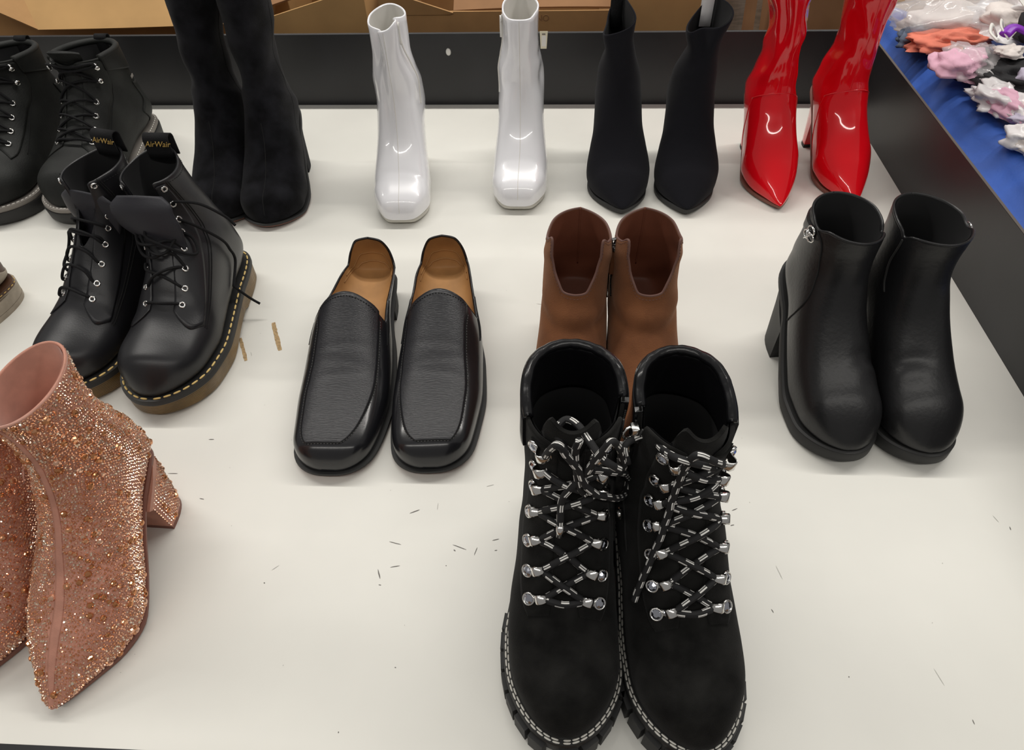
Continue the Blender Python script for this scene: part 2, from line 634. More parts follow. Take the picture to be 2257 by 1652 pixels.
    # ---- soles
    def outline(s, zt, n=48, reach=0.010, waist=True):
        """sole outline in (x, d), taken from the lower edge of the upper"""
        t = np.linspace(0.012, s.T * 0.8, 260)[:, None]
        ph = np.linspace(-PI * 0.55, PI * 0.55, 200)[None, :]
        P = s.base(*np.broadcast_arrays(t, ph)).reshape(-1, 3)
        P = P[P[:, 2] < zt(P[:, 1]) + reach]
        dmin, dmax = P[:, 1].min(), P[:, 1].max()
        th = np.linspace(0, PI, n)
        d = dmin + (dmax - dmin) * (1 - np.cos(th)) / 2
        cols = []
        for sg in (1, -1):
            # upper hull of sg*x over d
            Q = P[np.lexsort((P[:, 0] * sg, P[:, 1]))]
            H = []
            for q in zip(Q[:, 1], Q[:, 0] * sg):
                while len(H) > 1 and (H[-1][0] - H[-2][0]) * (q[1] - H[-2][1]) - (H[-1][1] - H[-2][1]) * (q[0] - H[-2][0]) >= 0:
                    H.pop()
                H.append(q)
            H = np.array(H)
            x = np.interp(d, H[:, 0], H[:, 1])
            if waist:
                bw = (dmax - dmin) / 40
                mx = np.array([np.max(np.where(np.abs(P[:, 1] - q) < bw, P[:, 0] * sg, -1)) for q in d])
                mid = np.clip(np.minimum((d - dmin), (dmax - d)) / 0.06, 0, 1)
                x = x + (np.minimum(x, mx) - x) * mid * 0.8
            cols.append(x * sg)
        c = 0.5 * (cols[0] + cols[1])
        hw = np.maximum(0.5 * (cols[0] - cols[1]), 1e-4)
        hw[0] = hw[-1] = 1e-4
        R = np.stack([c + hw, d], 1)
        Lf = np.stack([c - hw, d], 1)[::-1]
        return np.vstack([R, Lf[1:-1]])

    def loops(s, P, of):
        nx = np.roll(P, -1, 0) - np.roll(P, 1, 0)
        N = np.stack([-nx[:, 1], nx[:, 0]], 1)
        N /= np.linalg.norm(N, axis=1)[:, None] + 1e-12
        if np.sum(N * (P - P.mean(0))) < 0:
            N = -N
        return P + N * of

    def sole(s, name, m, root, zt, zb, levels, n=48, P=None, d_from=None):
        """levels: (fraction from top to bottom, outward offset in m). zt, zb: functions of d (m)"""
        if P is None:
            P = s.outline(zt, n)
        V = []
        for fr, of in levels:
            Q = s.loops(P, of)
            dd = Q[:, 1]
            z = zt(dd) + (zb(dd) - zt(dd)) * fr
            V += [(a * s.m, b, c_) for (a, b), c_ in zip(Q, z)]
        k = len(P)
        F = []
        for i in range(len(levels) - 1):
            for j in range(k):
                a, b = i * k + j, i * k + (j + 1) % k
                F.append((a, b, b + k, a + k))
        for base, fl in ((0, False), ((len(levels) - 1) * k, True)):
            for j in range(n - 1):
                a, b = j, j + 1
                c1, d1_ = (k - j) % k, (k - j - 1) % k
                if j == 0:
                    q = (a, b, d1_)
                elif j == n - 2:
                    q = (a, b, c1)
                else:
                    q = (a, b, d1_, c1)
                q = tuple(base + x for x in q)
                F.append(q[::-1] if fl else q)
        if s.m < 0:
            F = [f[::-1] for f in F]
        o = obj(name, V, F, m, root)
        md = o.modifiers.new('edge', 'EDGE_SPLIT')
        md.split_angle = math.radians(50)
        return o

    def welt_path(s, P, grow, z, lift=0.0):
        Q = s.loops(P, grow)
        Q = np.vstack([Q, Q[:1]])
        return np.stack([Q[:, 0] * s.m, Q[:, 1], z(Q[:, 1]) + lift], 1)


def heel_block(name, m, root, levels, sm=1, n=2.6, k=18, lift=None):
    """levels top to bottom: (d_front, d_back, half_width, z_front, z_back, x), metres"""
    V, F = [], []
    for (df, db, hw, zf, zb, xc) in levels:
        for i in range(k + 1):
            a = -PI / 2 + PI * i / k
            x = math.copysign(abs(math.sin(a)) ** (2 / n), math.sin(a)) * hw + xc
            q = abs(math.cos(a)) ** (2 / n)
            V.append((x * sm, df + (db - df) * q, zf + (zb - zf) * q))
    w = k + 1
    for j in range(len(levels) - 1):
        for i in range(w):
            a, b = j * w + i, j * w + (i + 1) % w
            F.append((a, b, b + w, a + w))
    F.append(tuple(range(w - 1, -1, -1)))
    F.append(tuple((len(levels) - 1) * w + i for i in range(w)))
    if sm > 0:
        F = [f[::-1] for f in F]
    o = obj(name, V, F, m, root)
    o.data.polygons.foreach_set('use_smooth', [len(p.vertices) == 4 for p in o.data.polygons])
    md = o.modifiers.new('edge', 'EDGE_SPLIT')
    md.split_angle = math.radians(50)
    return o


def lin(xs, ys):
    xs = np.array(xs) * 0.001
    ys = np.array(ys) * 0.001
    return lambda d: pchip(xs, ys, d)


def stitches(path, length, gap, r, squash=0.6):
    """dashes along a polyline -> Join"""
    P = np.asarray(path, float)
    L = np.concatenate([[0], np.cumsum(np.linalg.norm(np.diff(P, axis=0), axis=1))])
    J = Join()
    a = 0.0
    f = lambda q: np.array([np.interp(q, L, P[:, i]) for i in range(3)])
    while a + length < L[-1]:
        pts = [f(a), f(a + length * 0.15), f(a + length * 0.5), f(a + length * 0.85), f(a + length)]
        V, F, U = tube_data(pts, [r * 0.35, r * 0.85, r, r * 0.85, r * 0.35], 6)
        J.add(V, F)
        a += length + gap
    return J


def lace_points(s, tpo, per=8):
    """(t, phi/pi, offset in mm) -> points on the shoe"""
    q = crspline(np.array(tpo, float), per)
    return s.ev(q[:, 0], q[:, 1] * PI, q[:, 2] * 0.001)


def cross_lacing(rows, lo, hi, end, n0=0):
    """criss-cross through rows of (t, dphi/pi); one continuous cord from top outer to top inner"""
    def leg(a, b, sa, off):
        (t0, p0), (t1, p1) = rows[a], rows[b]
        out = []
        for u, k in ((0.0, 0), (0.18, 0.6), (0.5, 1.0), (0.82, 0.6)):
            x = (sa * p0) * (1 - u) + (-sa * p1) * u
            out.append((t0 + (t1 - t0) * u, 1 + x, end + (off - end) * k))
        return out
    A, B = [], []
    sa = -1
    for i in range(len(rows) - 1):
        A += leg(i, i + 1, sa, hi)
        B += leg(i, i + 1, -sa, lo)
        sa = -sa
    A.append((rows[-1][0], 1 + sa * rows[-1][1], end))
    B.append((rows[-1][0], 1 - sa * rows[-1][1], end))
    t0, p0 = rows[0]
    bar = [(t0 - 0.06, 1 - 0.5 * p0, hi), (t0 - 0.10, 1, hi), (t0 - 0.06, 1 + 0.5 * p0, hi)]
    return A[::-1] + bar + B


def eyelet(s, t, ph, R, r, m, root, off=0.0015, name='eyelet'):
    p = s.ev(np.array(float(t)), np.array(ph * PI), off)
    n = s.nrm(np.array(float(t)), np.array(ph * PI))
    V, F = torus_data(p, n, (0, 0, 1.0), R, r, 16, 8)
    return obj(name, V, F, m, root)


def d_hook(s, t, ph, toward, root, size=1.0):
    """chrome lace loop with a round clear stone; 'toward' = +1 when the throat lies towards larger phi"""
    t = np.array(float(t))
    a = np.array(ph * PI)
    p = s.ev(t, a, 0.0018)
    n = s.nrm(t, a)
    q = s.ev(t, a + 0.05 * toward, 0.0018)
    u = q - p
    u -= n * u.dot(n)
    u /= np.linalg.norm(u)
    v = np.cross(n, u)
    k = 0.001 * size
    J = Join()
    # bezel
    V, F = lathe_data(p - u * 3.2 * k, n, u, [(4.0 * k, -0.5 * k), (4.2 * k, 0.6 * k), (3.9 * k, 1.6 * k), (3.2 * k, 1.8 * k), (3.0 * k, 1.2 * k)], 18)
    J.add(V, F)
    # bridging plate and arched loop the lace runs under
    prof = [(-0.5, 0.4), (1.2, 1.0), (2.6, 3.2), (4.4, 5.4), (6.6, 5.9), (8.6, 4.6), (9.6, 2.2), (9.8, 0.0)]
    prof = crspline(np.array(prof), 3)
    hw = 3.1 * k
    Vp, Fp = [], []
    for i, (x, h) in enumerate(prof):
        w = hw * (0.72 + 0.28 * math.sin(PI * i / (len(prof) - 1)))
        tng = prof[min(i + 1, len(prof) - 1)] - prof[max(i - 1, 0)]
        nn = np.array([-tng[1], tng[0]]) / (np.linalg.norm(tng) + 1e-9)
        for (sg, th) in ((-1, 0.0), (-0.7, 0.55), (0.7, 0.55), (1, 0.0), (0.7, -0.35), (-0.7, -0.35)):
            xx, hh = x + nn[0] * th, h + nn[1] * th
            Vp.append(p + u * xx * k + n * hh * k + v * w * sg)
    for i in range(len(prof) - 1):
        for j in range(6):
            Fp.append((i * 6 + j, i * 6 + (j + 1) % 6, (i + 1) * 6 + (j + 1) % 6, (i + 1) * 6 + j))
    Fp.append((0, 1, 2, 3, 4, 5))
    Fp.append(tuple((len(prof) - 1) * 6 + j for j in (5, 4, 3, 2, 1, 0)))
    J.add(Vp, Fp)
    h = J.build('lace_hook', M_CHROME, root)
    V, F = lathe_data(p - u * 3.2 * k, n, u, [(3.0 * k, 0.9 * k), (2.9 * k, 1.6 * k), (1.5 * k, 2.5 * k), (0.3 * k, 2.6 * k)], 8)
    obj('clear_stone', V, F, M_GEM, h, smooth=False)
    return h


def local_pts(root, W):
    """world points into a root's own frame"""
    rz = root.rotation_euler[2]
    c, q = math.cos(rz), math.sin(rz)
    x0, y0, z0 = root.location
    return [(c * (x - x0) + q * (y - y0), -q * (x - x0) + c * (y - y0), z - z0) for x, y, z in W]


def text_mesh(body, size, extrude, shear=0.0):
    cu = bpy.data.curves.new('lettering', 'FONT')
    cu.body = body
    cu.size = size
    cu.extrude = extrude
    cu.shear = shear
    cu.align_x = 'CENTER'
    cu.align_y = 'CENTER'
    o = bpy.data.objects.new('lettering', cu)
    C.objects.link(o)
    bpy.context.view_layer.update()
    me = bpy.data.meshes.new_from_object(o.evaluated_get(bpy.context.evaluated_depsgraph_get()))
    bpy.data.objects.remove(o)
    return me


def band_loop(name, tp, width, rise, depth, drop, m, root, th=0.0014):
    """tape folded into a standing loop: two legs joined over the top"""
    sec = [(0.5 * depth, -drop), (0.5 * depth, -0.3 * drop)]
    for k in range(13):
        a = PI * k / 12
        sec.append((0.5 * depth * math.cos(a) * (1 + 0.25 * math.sin(a)), rise * 0.45 + rise * 0.55 * math.sin(a)))
    sec += [(-0.5 * depth, -0.3 * drop), (-0.5 * depth, -drop)]
    V = [(tp[0] + sg * width * 0.5, tp[1] + yy, tp[2] + zz) for yy, zz in sec for sg in (-1, 1)]
    F = [(i * 2, i * 2 + 1, i * 2 + 3, i * 2 + 2) for i in range(len(sec) - 1)]
    o = obj(name, V, F, m, root)
    o.modifiers.new('thickness', 'SOLIDIFY').thickness = th
    return o


def smooth01(x):
    x = np.clip(x, 0, 1)
    return x * x * (3 - 2 * x)


# ------------------------------------------------------------------ display table
TX0, TX1, TY0, TY1 = -1.15, 0.542, 0.132, 1.232
table = thing('display_table', 'long display table with white top and raised black back and side boards', 'table', (0, 0, 0))
box('table_top', (TX0, TX1, TY0, TY1, -0.025, 0.0), M_TABLE, table)
box('front_edge_band', (TX0, TX1 + 0.02, TY0 - 0.006, TY0, -0.025, 0.0005), M_PANEL, table)
box('back_board', (TX0, TX1 + 0.007, TY1, TY1 + 0.007, -0.03, 0.128), M_PANEL, table, 0.001)
V, F = box_data(TX1, TX1 + 0.004, TY0 - 0.02, TY1 - 0.0005, -0.03, 0.128)
obj('side_board', [(x - (0.008 if z > 0 else -0.002), y, z) for x, y, z in V], F, M_PANEL, table, smooth=False)
for lx, ly in ((TX0 + 0.05, TY0 + 0.05), (TX1 - 0.05, TY0 + 0.05), (TX0 + 0.05, TY1 - 0.05), (TX1 - 0.05, TY1 - 0.05)):
    box('leg', (lx - 0.025, lx + 0.025, ly - 0.025, ly + 0.025, -0.80, -0.025), M_PANEL, table)

floor = box('floor', (-4, 4, -2.5, 5, -0.82, -0.80), M_WOOD)
floor['kind'] = 'structure'


def lean(dx, z0, z1):
    """the shaft slouches sideways by dx metres between heights z0 and z1 (before mirroring)"""
    def fn(P, t, ph):
        u = np.clip((P[..., 2] - z0) / (z1 - z0), 0, 1)
        P = P.copy()
        P[..., 0] += dx * u * u * (3 - 2 * u)
        return P
    return fn


# ------------------------------------------------------------------ loafers
def loafer(m, loc, rz, label):
    root = thing('loafer', label, 'shoe', (*loc, 0), rz, 'black loafers')
    K = [(4, 12, 6, 37, 35, .3, 5, 3.0, 8),
         (25, 10, 25, 41, 40, .3, 5, 3.0, 7),
         (60, 8, 57, 47, 46, .3, 5, 2.7, 5),
         (100, 7, 95, 57, 49.5, .3, 5, 2.4, 2),
         (140, 9, 130, 71, 48.5, .32, 4, 2.2, 0),
         (175, 14, 163, 86, 46, .36, 4, 2.1, -2),
         (215, 21, 196, 103, 40, .40, 3.5, 2, -2),
         (255, 26, 224, 114, 37, .42, 3, 2, -1),
         (290, 27, 240, 119, 36, .45, 2.6, 2, 0),
         (312, 30, 248, 120, 35, .5, 2.8, 2, 0),
         (319, 55, 250, 121, 35, .55, 2.4, 2, 0),
         (310, 88, 250, 124, 34.5, .55, 2.35, 2, 0)]
    def creases(t, ph, P):
        d = P[..., 1]
        top = smooth01((-np.cos(ph) - 0.2) / 0.6)
        x = P[..., 0]
        return -0.0004 * top * (np.exp(-((d - 0.100 - 0.15 * x) / 0.004) ** 2) + np.exp(-((d - 0.114 + 0.1 * x) / 0.005) ** 2) + np.exp(-((d - 0.132 - 0.1 * x) / 0.005) ** 2))
    if m > 0:
        K = [k[:8] + (yk,) for k, yk in zip(K, (-1, -1, 0, 0, -1, -2, -2, -1, 0, 0, 0, 0))]
    s = Shoe(K, toe=(36, 2.7), hgt=(17, 2.4), m=m, disp=creases)
    s.set_topline([10.9, 10.75, 9.95, 8.6, 7.3, 6.4, 5.7, 5.3, 5.35, 5.6, 5.75, 5.6, 5.35, 5.3, 5.7, 6.4, 7.3, 8.6, 9.95, 10.75, 10.9],
                  [PI * k for k in (0, .12, .25, .36, .44, .50, .56, .61, .68, .80, 1.0, 1.20, 1.32, 1.39, 1.44, 1.50, 1.56, 1.64, 1.75, 1.88, 2.0)])
    s.upper('upper', M_LOAFER, root, 0.0025)
    s.lining(M_TAN, root, 0.003, 3.0)
    # raised apron with a square front
    def wi(t):
        return pchip([0.80, 1.1, 1.7, 2.9, 4.4, 5.4, 6.2], [0.075, 0.125, 0.19, 0.26, 0.285, 0.30, 0.31], t)

    def wo(t):
        return pchip([0.80, 1.1, 1.7, 2.6, 3.6, 4.6, 5.4, 6.2], [0.160, 0.185, 0.215, 0.22, 0.205, 0.205, 0.25, 0.28], t)

    def apron(u, v):
        t = 0.80 + u * (s.tmax(PI + (v - 0.5) * 0.5 * PI) - 0.03 - 0.80)
        return t, PI * (1 - wi(t) + (wi(t) + wo(t)) * v)
    s.patch('apron', apron, 60, 24, 0.0010, M_APRON, root)
    for k, (g, mm) in enumerate(((0.004, M_BSTITCH), (0.014, M_GSTITCH))):
        ts = np.linspace(5.15, 0.82, 40)
        pth = [(t, 1 - wi(t) - g) for t in ts] + [(0.80 - g * 4, 1 + x) for x in np.linspace(-0.05, 0.13, 7)] + [(t, 1 + wo(t) + g) for t in ts[::-1]]
        P = lace_points(s, [(t, p, 0.5) for t, p in pth], 2)
        if k == 0:
            tube('apron_seam', P, 0.0007, mm, root, 6)
        else:
            stitches(P, 0.0022, 0.0012, 0.00035).build('apron_stitching', mm, root)['kind'] = 'stuff'
    # stitched edge of the vamp, topline binding, elastic gussets
    phs = np.linspace(0.74, 1.26, 30)
    P = np.array([s.ev(np.array(float(s.tmax(p * PI)) - 0.13), np.array(p * PI), 0.0015) for p in phs])
    stitches(P, 0.0022, 0.0012, 0.00035).build('vamp_stitching', M_BSTITCH, root)['kind'] = 'stuff'
    phs = np.linspace(0, 2 * PI, 140)
    tube('topline_binding', s.ev(s.tmax(phs) + 0.005, phs, -0.0012), 0.0015, M_LOAFER, root, 6)
    for sg in (-1, 1):
        def gusset(u, v):
            ph = PI + sg * PI * (0.40 + 0.10 * v)
            tm = s.tmax(ph)
            return tm - 0.03 - u * 0.75 * (1 - 0.6 * v), ph
        s.patch('elastic_gusset', gusset, 8, 8, 0.0009, M_LACE, root)
        pth = [(s.tmax(np.array(0.0)) - 1.0, 0.0)]
    for sg in (-1, 1):
        tube('counter_seam', lace_points(s, [(8.9, sg * 0.325, 0.2), (8.4, sg * 0.29, 0.2), (7.9, sg * 0.25, 0.2), (7.5, sg * 0.18, 0.2)]), 0.0005, M_BSTITCH, root, 6)
    # padded heel seam inside
    for dz in (0.8, 1.25):
        tube('heel_pad_seam', lace_points(s, [(float(s.tmax(np.array(p * PI))) - dz, p, -3.4) for p in np.linspace(-0.34, 0.34, 11)], 4), 0.0007, M_TAN, root, 6)
    zt = lin([0, 40, 100, 180, 260, 325], [12, 9, 7, 13, 26, 29])
    zm = lin([0, 40, 100, 180, 260, 325], [8.5, 5.5, 3.5, 9.5, 22.5, 24.5])
    zb = lin([0, 40, 100, 180, 260, 325], [6, 3, 0.5, 6, 19, 21])
    P = s.outline(zt)
    s.sole('welt', M_RUBBER, root, zt, zm, [(0, 0.0005), (0.1, 0.0035), (0.9, 0.0038), (1, 0.003)], P=P)
    s.sole('outsole', M_REDSOLE, root, zm, zb, [(0, 0.0025), (0.3, 0.0032), (1, 0.0010)], P=P)
    heel_block('heel', M_RUBBER, root, [(.245, .312, .0345, .019, .022, 0), (.248, .311, .034, 0, 0, 0)], m)
    return root


loafer(1, (-0.223, 0.391), math.radians(1), 'black leather loafer, the left one of the slip-on pair')
loafer(-1, (-0.11, 0.398), math.radians(4.5), 'black leather loafer, the right one of the slip-on pair')


# ------------------------------------------------------------------ white patent boots
def white_boot(m, loc, rz, label, dent=0):
    root = thing('ankle_boot', label, 'boot', (*loc, 0), rz, 'white patent boots')
    K = [(3, 12, 4, 34, 21, .4, 6, 3.4, 2),
         (20, 9, 18, 43, 32, .38, 6, 3.2, 2),
         (50, 7, 46, 56, 42, .36, 6, 2.6, 1),
         (80, 11, 70, 76, 42, .36, 5, 2.3, 0),
         (110, 30, 86, 98, 39, .38, 4, 2.1, 0),
         (140, 55, 95, 120, 36, .4, 3.5, 2, 0),
         (170, 80, 100, 138, 35, .45, 3, 2, 0),
         (195, 95, 102, 150, 35, .46, 3.4, 2, 0),
         (207, 106, 103, 160, 35, .5, 2.8, 2, 0),
         (209, 130, 103, 175, 35, .5, 2, 2, 0),
         (198, 165, 101, 195, 30, .5, 2, 2, 0),
         (188, 200, 99, 216, 26, .5, 2, 2.2, 0),
         (186, 248, 98, 242, 26, .5, 2, 2.4, 0)]
    if dent:
        def bend(P, t, ph):
            P = P.copy()
            z = P[..., 2]
            u = smooth01((z - 0.15) / 0.10)
            # folds pressed into the empty shaft: outer front pushed in, inner front pinched
            f1 = np.exp(-(((ph - 1.22 * PI) / 0.30) ** 2))
            f2 = np.exp(-(((ph - 0.62 * PI) / 0.28) ** 2))
            P[..., 1] += u * (0.014 * f1 + 0.006 * f2)
            P[..., 0] += u * (0.010 * f1 - 0.011 * f2)
            # a long fold down the front
            v = smooth01((z - 0.06) / 0.06) * (1 - smooth01((z - 0.20) / 0.06))
            g = np.exp(-(((ph - 1.10 * PI) / 0.16) ** 2))
            P[..., 1] += v * 0.004 * g
            P[..., 2] += u * 0.010 * np.exp(-((ph - 0.75 * PI) / 0.5) ** 2) - u * 0.006 * f1
            return P
    else:
        def bend(P, t, ph):
            P = P.copy()
            z = P[..., 2]
            u = smooth01((z - 0.16) / 0.08)
            f1 = np.exp(-(((ph - 0.70 * PI) / 0.25) ** 2)) + np.exp(-(((ph - 1.32 * PI) / 0.25) ** 2))
            P[..., 1] += u * 0.005 * f1
            v = np.exp(-((z - 0.155) / 0.018) ** 2)
            f3 = np.exp(-(((ph - 1.42 * PI) / 0.35) ** 2))
            P[..., 0] += v * 0.006 * f3
            v = np.exp(-((z - 0.185) / 0.010) ** 2)
            P[..., 0] += v * 0.003 * f3
            return P

    def soft(t, ph, P):
        z = P[..., 2]
        return 0.0006 * np.sin(ph * 5 + z * 60) * smooth01((z - 0.05) / 0.1) - 0.0008 * np.exp(-((P[..., 1] - 0.055) / 0.004) ** 2) * smooth01(-np.cos(ph)) * (1 if dent else 0.6)
    s = Shoe(K, toe=(9, 4), hgt=(14, 2.6), m=m, deform=bend, disp=soft)
    s.set_topline([12, 12, 12], [0, PI, 2 * PI])
    s.upper('upper', M_WHITE, root, 0.0028)
    s.lining(M_WHITE_IN, root, 0.0032, 6.0)
    tube('front_seam', lace_points(s, [(t, 1.0, 0.0) for t in np.linspace(0.05, 11.95, 50)], 3), 0.0004, M_WHITE_IN, root, 6)
    zp = 0.60
    tube('zipper', lace_points(s, [(t, zp, 0.2) for t in np.linspace(6.8, 11.9, 20)], 3), 0.0013, M_WHITE_IN, root, 6)
    a = s.ev(np.array(11.75), np.array(zp * PI), 0.0025)
    J = Join()
    V, F, U = tube_data(crspline([a + np.array([0, 0, 0.004]), a + np.array([0, -0.001, -0.004]), a + np.array([0, -0.002, -0.014]), a + np.array([0, -0.002, -0.024])], 4), 0.0016, 6)
    J.add(V, F)
    V, F = torus_data(a + np.array([0, -0.002, 0.0]), (1, 0.2, 0), (0, 0, 1), 0.0035, 0.0009, 12, 6)
    J.add(V, F)
    J.build('zipper_pull', M_PLASTIC, root)
    zt = lin([0, 50, 80, 110, 140, 170, 210], [12, 7, 11, 30, 55, 80, 106])
    zb = lin([0, 50, 80, 110, 140, 170, 210], [6, 1, 4, 24, 50, 75, 98])
    s.sole('sole', M_WHITE_SOLE, root, zt, zb, [(0, -0.0035), (0.3, -0.003), (0.8, -0.003), (1, -0.004)])
    heel_block('heel', M_WHITE, root, [(.150, .209, .030, .060, .103, 0), (.158, .208, .027, .05, .055, 0), (.160, .206, .027, .006, .006, 0)], m)
    heel_block('heel_tip', M_WHITE_SOLE, root, [(.160, .206, .027, .006, .006, 0), (.160, .206, .027, 0, 0, 0)], m)
    return root


white_boot(1, (-0.221, 0.840), math.radians(2), 'white patent square-toed boot with dented opening, left of its pair', dent=1)
white_boot(-1, (-0.044, 0.877), math.radians(0), 'white patent square-toed boot standing upright, right of its pair')


# ------------------------------------------------------------------ black stretch boots
def sock_boot(m, loc, rz, label, dx=0.0, shaft=1.0):
    root = thing('sock_boot', label, 'boot', (*loc, 0), rz, 'black stretch fabric boots')
    K = [(0, 14, 1, 34, 42, .4, 4, 2.2, 2),
         (20, 11, 19, 42, 45, .4, 4, 2.2, 2),
         (50, 8, 47, 54, 48, .38, 5, 2.2, 1),
         (80, 11, 72, 74, 48, .38, 4, 2.1, 0),
         (110, 30, 88, 96, 43, .38, 4, 2, 0),
         (140, 55, 98, 117, 37, .4, 3.5, 2, 0),
         (170, 80, 104, 136, 35, .45, 3, 2, 0),
         (195, 95, 106, 150, 34, .46, 3.4, 2, 0),
         (207, 106, 107, 160, 33, .5, 2.8, 2, 0),
         (206, 130, 107, 175, 31, .5, 2, 2, 0),
         (190, 165, 104, 195, 24, .5, 2, 2, 0),
         (178, 200, 101, 212, 18, .5, 2, 2, 0),
         (174, 242, 99, 228, 20, .5, 2, 2, 0)]
    K = [k[:4] + (k[4] * (shaft if i > 8 else 1),) + k[5:] for i, k in enumerate(K)]
    lean_fn = lean(dx, 0.12, 0.24)

    def bend(P, t, ph):
        P = lean_fn(P, t, ph)
        u = smooth01((P[..., 2] - 0.16) / 0.07)
        if m > 0:
            P[..., 0] += u * -0.005 * np.sin(2 * ph) + u * 0.003 * np.sin(3 * ph)
            P[..., 2] += u * 0.022 * np.sin(ph) * 0.6
        else:
            f1 = np.exp(-(((ph - 0.93 * PI) / 0.35) ** 2))
            P[..., 1] += u * 0.016 * f1
            P[..., 0] += u * u * 0.012 * np.sin(ph) * -1 * np.cos(ph) + u * u * 0.008 * np.sin(ph)
            P[..., 2] += u * 0.012 * -np.sin(ph)
        return P
    s = Shoe(K, toe=(75, 1.5), hgt=(45, 1.6), m=m, deform=bend)
    s.set_topline([12, 12, 12], [0, PI, 2 * PI])
    s.upper('upper', M_FABRIC, root, 0.0022)
    s.lining(M_DARK_IN, root, 0.0026, 6.0)
    # pull loop standing up from the back of the opening
    top = s.ev(np.array(12.0), np.array(0.0), -0.004)
    band_loop('pull_loop', top + np.array([0, -0.004, 0]), 0.016, 0.040, 0.008, 0.03, M_LACE if m > 0 else M_POLYW, root)
    zt = lin([0, 50, 80, 110, 140, 170, 210], [14, 8, 11, 30, 55, 80, 106])
    zb = lin([0, 50, 80, 110, 140, 170, 210], [5, 0.5, 4, 24, 50, 75, 98])
    s.sole('sole', M_RUBBER, root, zt, zb, [(0, -0.003), (0.2, -0.001), (0.8, -0.001), (1, -0.002)])
    heel_block('heel', M_FABRIC, root, [(.155, .207, .028, .064, .103, 0), (.165, .205, .022, .05, .055, 0), (.170, .203, .020, 0, 0, 0)], m)
    return root


sock_boot(1, (0.109, 0.872), math.radians(2), 'black stretch fabric pointed boot, left of its pair', dx=-0.012)
sock_boot(-1, (0.208, 0.872), math.radians(-2), 'black stretch fabric pointed boot, right of its pair', dx=-0.004)


# ------------------------------------------------------------------ red patent boots
def red_boot(m, loc, rz, label, dx=0.0, shaft=1.0):
    root = thing('knee_boot', label, 'boot', (*loc, 0), rz, 'red patent boots')
    K = [(0, 10, 1, 30, 39, .4, 4, 2.2, 2),
         (20, 8, 19, 40, 40, .4, 4, 2.2, 2),
         (50, 6, 47, 54, 42, .38, 5, 2.2, 1),
         (80, 10, 72, 74, 42, .38, 4, 2.1, 0),
         (110, 30, 90, 96, 39, .38, 4, 2, 0),
         (140, 55, 102, 114, 37, .4, 3.5, 2, 0),
         (170, 80, 108, 130, 36, .45, 3, 2, 0),
         (195, 95, 111, 144, 33, .46, 3.4, 2, 0),
         (210, 106, 112, 156, 32, .5, 2.8, 2, 0),
         (210, 130, 112, 172, 30, .5, 2, 2, 0),
         (196, 170, 110, 195, 25, .5, 2, 2, 0),
         (192, 215, 106, 225, 27, .5, 2, 2, 0),
         (198, 280, 98, 285, 36, .5, 2, 2, 0),
         (206, 350, 92, 350, 46, .5, 2, 2, 0),
         (208, 410, 90, 410, 50, .5, 2, 2, 0)]
    K = [k[:4] + (k[4] * (shaft if i > 8 else 1),) + k[5:] for i, k in enumerate(K)]
    lean_fn = lean(dx, 0.18, 0.32)

    def folds(t, ph, P):
        z = P[..., 2]
        u = smooth01((z - 0.15) / 0.04) * (1 - 0.6 * smooth01((z - 0.30) / 0.08))
        w1 = np.sin(z * 105 + 2.6 * np.sin(ph * m + 0.6) + 1.7 * ph)
        w2 = np.sin(z * 60 - 2.0 * ph + 1.0)
        w3 = np.sin(ph * 3 + z * 30)
        d = u * (0.0022 * w1 * np.maximum(0, w3) + 0.0022 * w2 * w3)
        d = d - 0.006 * np.exp(-(((ph - 1.22 * PI) / 0.22) ** 2)) * smooth01((z - 0.17) / 0.05)
        d = d + 0.003 * np.exp(-(((ph - 1.05 * PI) / 0.14) ** 2)) * smooth01((z - 0.17) / 0.05)
        return d + 0.0005 * np.sin(ph * 4 + z * 70) * smooth01((z - 0.06) / 0.05)
    s = Shoe(K, toe=(85, 1.35), hgt=(50, 1.6), m=m, deform=lean_fn, disp=folds)
    s.set_topline([14, 14, 14], [0, PI, 2 * PI])
    s.upper('upper', M_RED, root, 0.0025, n_t=150, n_p=96)
    s.lining(M_RED_IN, root, 0.0035, 9.0)
    # seam across the ankle, up the shin and down to the arch
    tube('ankle_seam', lace_points(s, [(6.12, p, 0.3) for p in np.linspace(0.62, 1.38, 14)], 4), 0.0008, M_RED, root, 6)
    tube('shin_seam', lace_points(s, [(t, 0.93, 0.2) for t in np.linspace(6.2, 13.9, 40)], 3), 0.0007, M_RED, root, 6)
    for sg in (1, -1):
        tube('arch_seam', lace_points(s, [(t, 1 + sg * p, 0.2) for t, p in ((6.1, 0.38), (5.4, 0.46), (4.6, 0.56), (3.8, 0.68), (3.2, 0.80))], 8), 0.0006, M_RED, root, 6)
    zt = lin([0, 50, 80, 110, 140, 170, 212], [10, 6, 10, 30, 55, 80, 106])
    zb = lin([0, 50, 80, 110, 140, 170, 212], [5, 0.5, 4, 25, 50, 75, 98])
    s.sole('sole', M_REDSOLE, root, zt, zb, [(0, -0.003), (0.2, -0.0012), (0.8, -0.0012), (1, -0.002)])
    heel_block('heel', M_RED, root, [(.160, .210, .026, .068, .103, 0), (.175, .208, .018, .05, .055, 0), (.182, .206, .014, .006, .006, 0)], m)
    heel_block('heel_tip', M_RUBBER, root, [(.182, .206, .014, .006, .006, 0), (.182, .206, .014, 0, 0, 0)], m)
    return root


red_boot(1, (0.344, 0.887), math.radians(2.5), 'shiny red patent knee boot, left of its pair', dx=-0.020, shaft=0.9)
red_boot(-1, (0.46, 0.896), math.radians(6), 'shiny red patent knee boot, right of its pair by the side board', dx=0.012)


